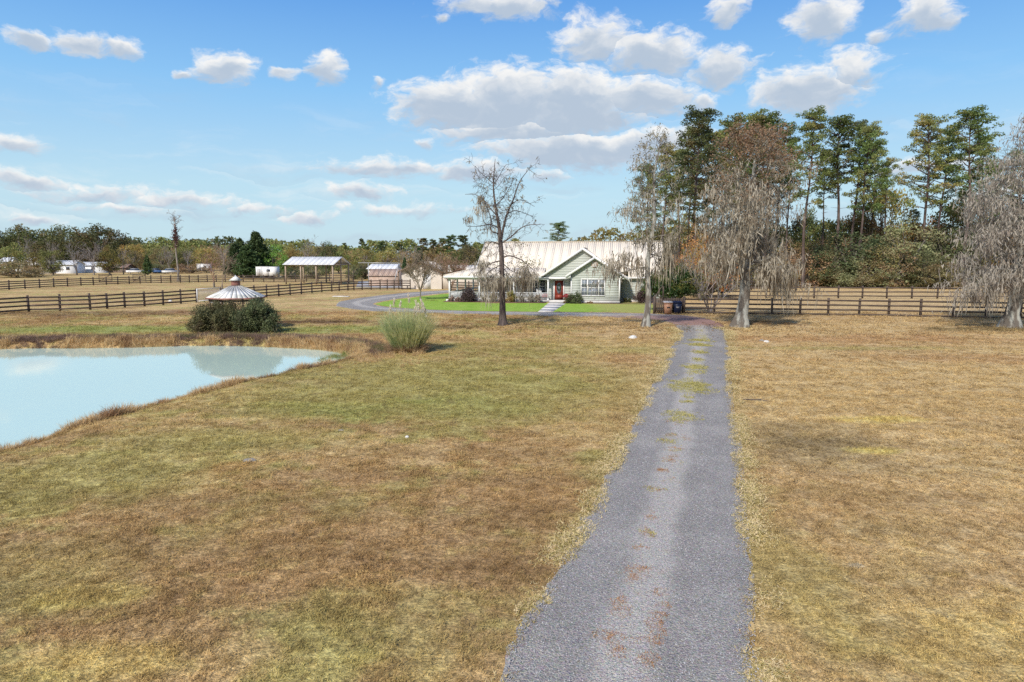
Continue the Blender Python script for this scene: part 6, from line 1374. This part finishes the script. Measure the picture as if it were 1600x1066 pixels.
# dark glossy tree and bare multi stem trees right of the house
b = G(1058, 488.5); b = Vector((b.x+.1, b.y+1.9, 0)); r = np.random.default_rng(93)
mg = thing('glossy_evergreen', b, 'dark glossy spreading evergreen tree right behind the trash bins', 'tree'); C = []
for _ in range(90):
    a, q = r.random()*6.28, r.random()**.5; C.append((2.35*q*math.cos(a), 1.7*q*math.sin(a), 1.75+2.3*r.random()*(1-q*q*.6)))
C = np.array(C); idx = r.integers(0, 90, 27000); v = r.normal(size=(27000, 3))*.26; Geo().leaves(C[idx]+v, .13, r).build('crown', M['magnolia'], mg)
sg_ = []
for k in range(12): c = C[k*7]; m = c*np.array([.4, .4, .5]); sg_ += [(r.normal()*.12, r.normal()*.1, 0, *m, .06, .045), (*m, *c, .045, .015)]
Geo().segs(sg_, 6).build('trunk', M['bark'], mg)
def multistem(loc, label, H, Rr, leafm, nleaf, seed, stems=8, twm='bark', kids=(5, 3, 0), lsz=.11, name='bare_tree', tr_=.05, stuffm='twig_grey', single=False):
    r = np.random.default_rng(seed); t_ = thing(name, loc, label, 'tree'); seg, tips = [], []
    z0 = .0
    if single:
        z0 = H*.28; trunkgeo(Geo(), [(0, 0, -.05), (0, 0, z0*.5), (.03, 0, z0)], [tr_*1.5, tr_*1.3, tr_*1.2], 9, 1.5, seed).build('trunk', M[twm], t_, smooth=True)
    for k in range(stems):
        a = k*6.283/stems+r.normal()*.3; d = unit(np.array([math.cos(a)*Rr/H*.9, math.sin(a)*Rr/H*.9, 1])); grow(r, np.array([.08*math.cos(a)*(not single), .08*math.sin(a)*(not single), z0*.97]), d, (H-z0)*(.8+.25*r.random()), tr_, 0, seg, tips, dict(kids=list(kids), wob=.10, trop=[.02, .08, .08], seg=.35, ratio=.45, ang=.6, tiplvl=1, rmin=.014))
    Geo().segs(seg, 5).build('branches', M[stuffm], t_)
    if nleaf: tp = np.array(tips)[:, :3]; k = r.integers(0, len(tp), nleaf); Geo().leaves(tp[k]+r.normal(size=(nleaf, 3))*.14, lsz, r).build('foliage', M[leafm], t_)
    return t_
multistem(Vector((G(1112, 489).x, G(1112, 489).y+.6, 0)), 'vase shaped tree with sparse yellow leaves at the fence left of the mossy cypress', 3.9, 2.3, 'olive', 1300, 95, stems=9, twm='bark', kids=(5, 4, 0), lsz=.13)
bb = G(1095, 470); multistem(bb, 'leafless tree with clinging peach leaves behind the glossy evergreen', 5.6, 2.9, 'orange', 5200, 96, stems=8, kids=(6, 4, 0), lsz=.16)
multistem(G(657, 468.5), 'left bare crepe myrtle on the bright lawn by the lane loop', 3.7, 2.4, 'brownleaf', 1900, 97, stems=8, kids=(9, 6, 3), lsz=.08, tr_=.05, single=True, stuffm='twig_tan')
multistem(G(704.5, 465.5), 'right bare crepe myrtle on the bright lawn nearer the porch', 3.9, 2.3, 'brownleaf', 2600, 98, stems=8, kids=(9, 6, 3), lsz=.08, tr_=.05, single=True, stuffm='twig_red')

# --- pampas grass
pb = G(637, 549); r = np.random.default_rng(99); pg = thing('pampas_grass', pb, 'big pampas grass clump with cream plumes between pond and lane', 'ornamental grass')
def fan(n, rad, L0, L1, lean, w, seed, droop):
    r = np.random.default_rng(seed); a = r.random(n)*6.283; q = rad*np.sqrt(r.random(n)); P = np.stack([q*np.cos(a), q*np.sin(a)*.8, np.zeros(n)], 1)
    ln = lean*(q/rad)*(.6+.8*r.random(n)); D = np.stack([np.cos(a)*ln+r.normal(size=n)*.12, np.sin(a)*ln+r.normal(size=n)*.12, np.ones(n)], 1); D /= np.linalg.norm(D, axis=1)[:, None]
    return Geo().blades(P, D, L0+(L1-L0)*r.random(n), w, r, droop, 5)
M['pampas'] = mat('pampas blades', (.38, .40, .15), .7, (.70, .66, .35), 5, coord='World', trans=.4, c3=(.33, .40, .17), s3=1.2)
M['pampasdead'] = mat('dry pampas blades', (.28, .17, .10), .9, (.46, .33, .20), 5, coord='World', trans=.2)
M['plume'] = mat('cream plumes', (.70, .60, .46), .9, (.82, .74, .62), 5, coord='World', trans=.35)
fan(4200, .62, 1.0, 2.85, .46, .024, 1, .32).build('foliage', M['pampas'], pg); fan(1300, .85, .45, 1.0, 1.0, .024, 2, .6).build('dry_leaves', M['pampasdead'], pg)
for k, (x, y, L) in enumerate(((610,480,.45),(616,470,.35),(626,474,.3),(638,462,.45),(650,474,.55),(654,478,.5),(658,472,.5),(661,476,.45),(664,484,.5),(648,484,.4),(633,486,.3))):
    q = PD(x, y, pb.y+r.normal()*.3); q = np.array([q.x-pb.x, q.y-pb.y, q.z]); s0 = np.array([q[0]*.3, q[1]*.3, .1]); mid = (s0+q)/2+np.array([0, 0, .15])
    st = Geo().segs([(*s0, *mid, .008, .007), (*mid, *q, .007, .005)], 4); n = 260; t = r.random(n); P = q+np.outer(t-.2, [.10*np.sign(q[0])*.6, 0, -L])+r.normal(size=(n, 3))*.02; d = np.stack([r.normal(size=n)*.35, r.normal(size=n)*.35, np.ones(n)], 1); d /= np.linalg.norm(d, axis=1)[:, None]
    pl_ = Geo().blades(P, d, .05+.12*r.random(n), .014, r, .5, 3).build('plume', M['plume'], pg); st.build('stalk', M['pampasdead'], pl_)
# sticks and leaf litter
for k, (x, y, L, an, lab) in enumerate(((1183,627,.9,R(-20),'fallen twig in the grass right of the drive'), (440,500,0.8,R(10),'fallen branch on the pond lawn behind the big shrubs'))):
    q = G(x, y); st = thing('fallen_branch', q, lab, 'branch', rz=an); Geo().segs([(-L/2, 0, .03, 0, .03, .05, .022, .018), (0, .03, .05, L/2, 0, .03, .018, .008), (0, .03, .05, .2, .18, .06, .010, .005)], 6).build('twig', M['bark_dark'], st)
n = 2600; cx_, cy_ = [], []
for (x, y, sx_, sy_, m) in ((785,510,2.6,1.6,500),(1158,512,3.2,2.2,900),(1581,514,3,2,600),(1010,512,2,1.5,400),(657,470,1.5,1,150)):
    q = G(x, y); cx_ += list(q.x+r.normal(size=m)*sx_); cy_ += list(q.y+r.normal(size=m)*sy_)
P = np.stack([cx_, cy_, np.full(len(cx_), .035)], 1); o = Geo().leaves(P, .13, r, .9).build('fallen_leaves', M['brownleaf']); o['kind'] = 'stuff'
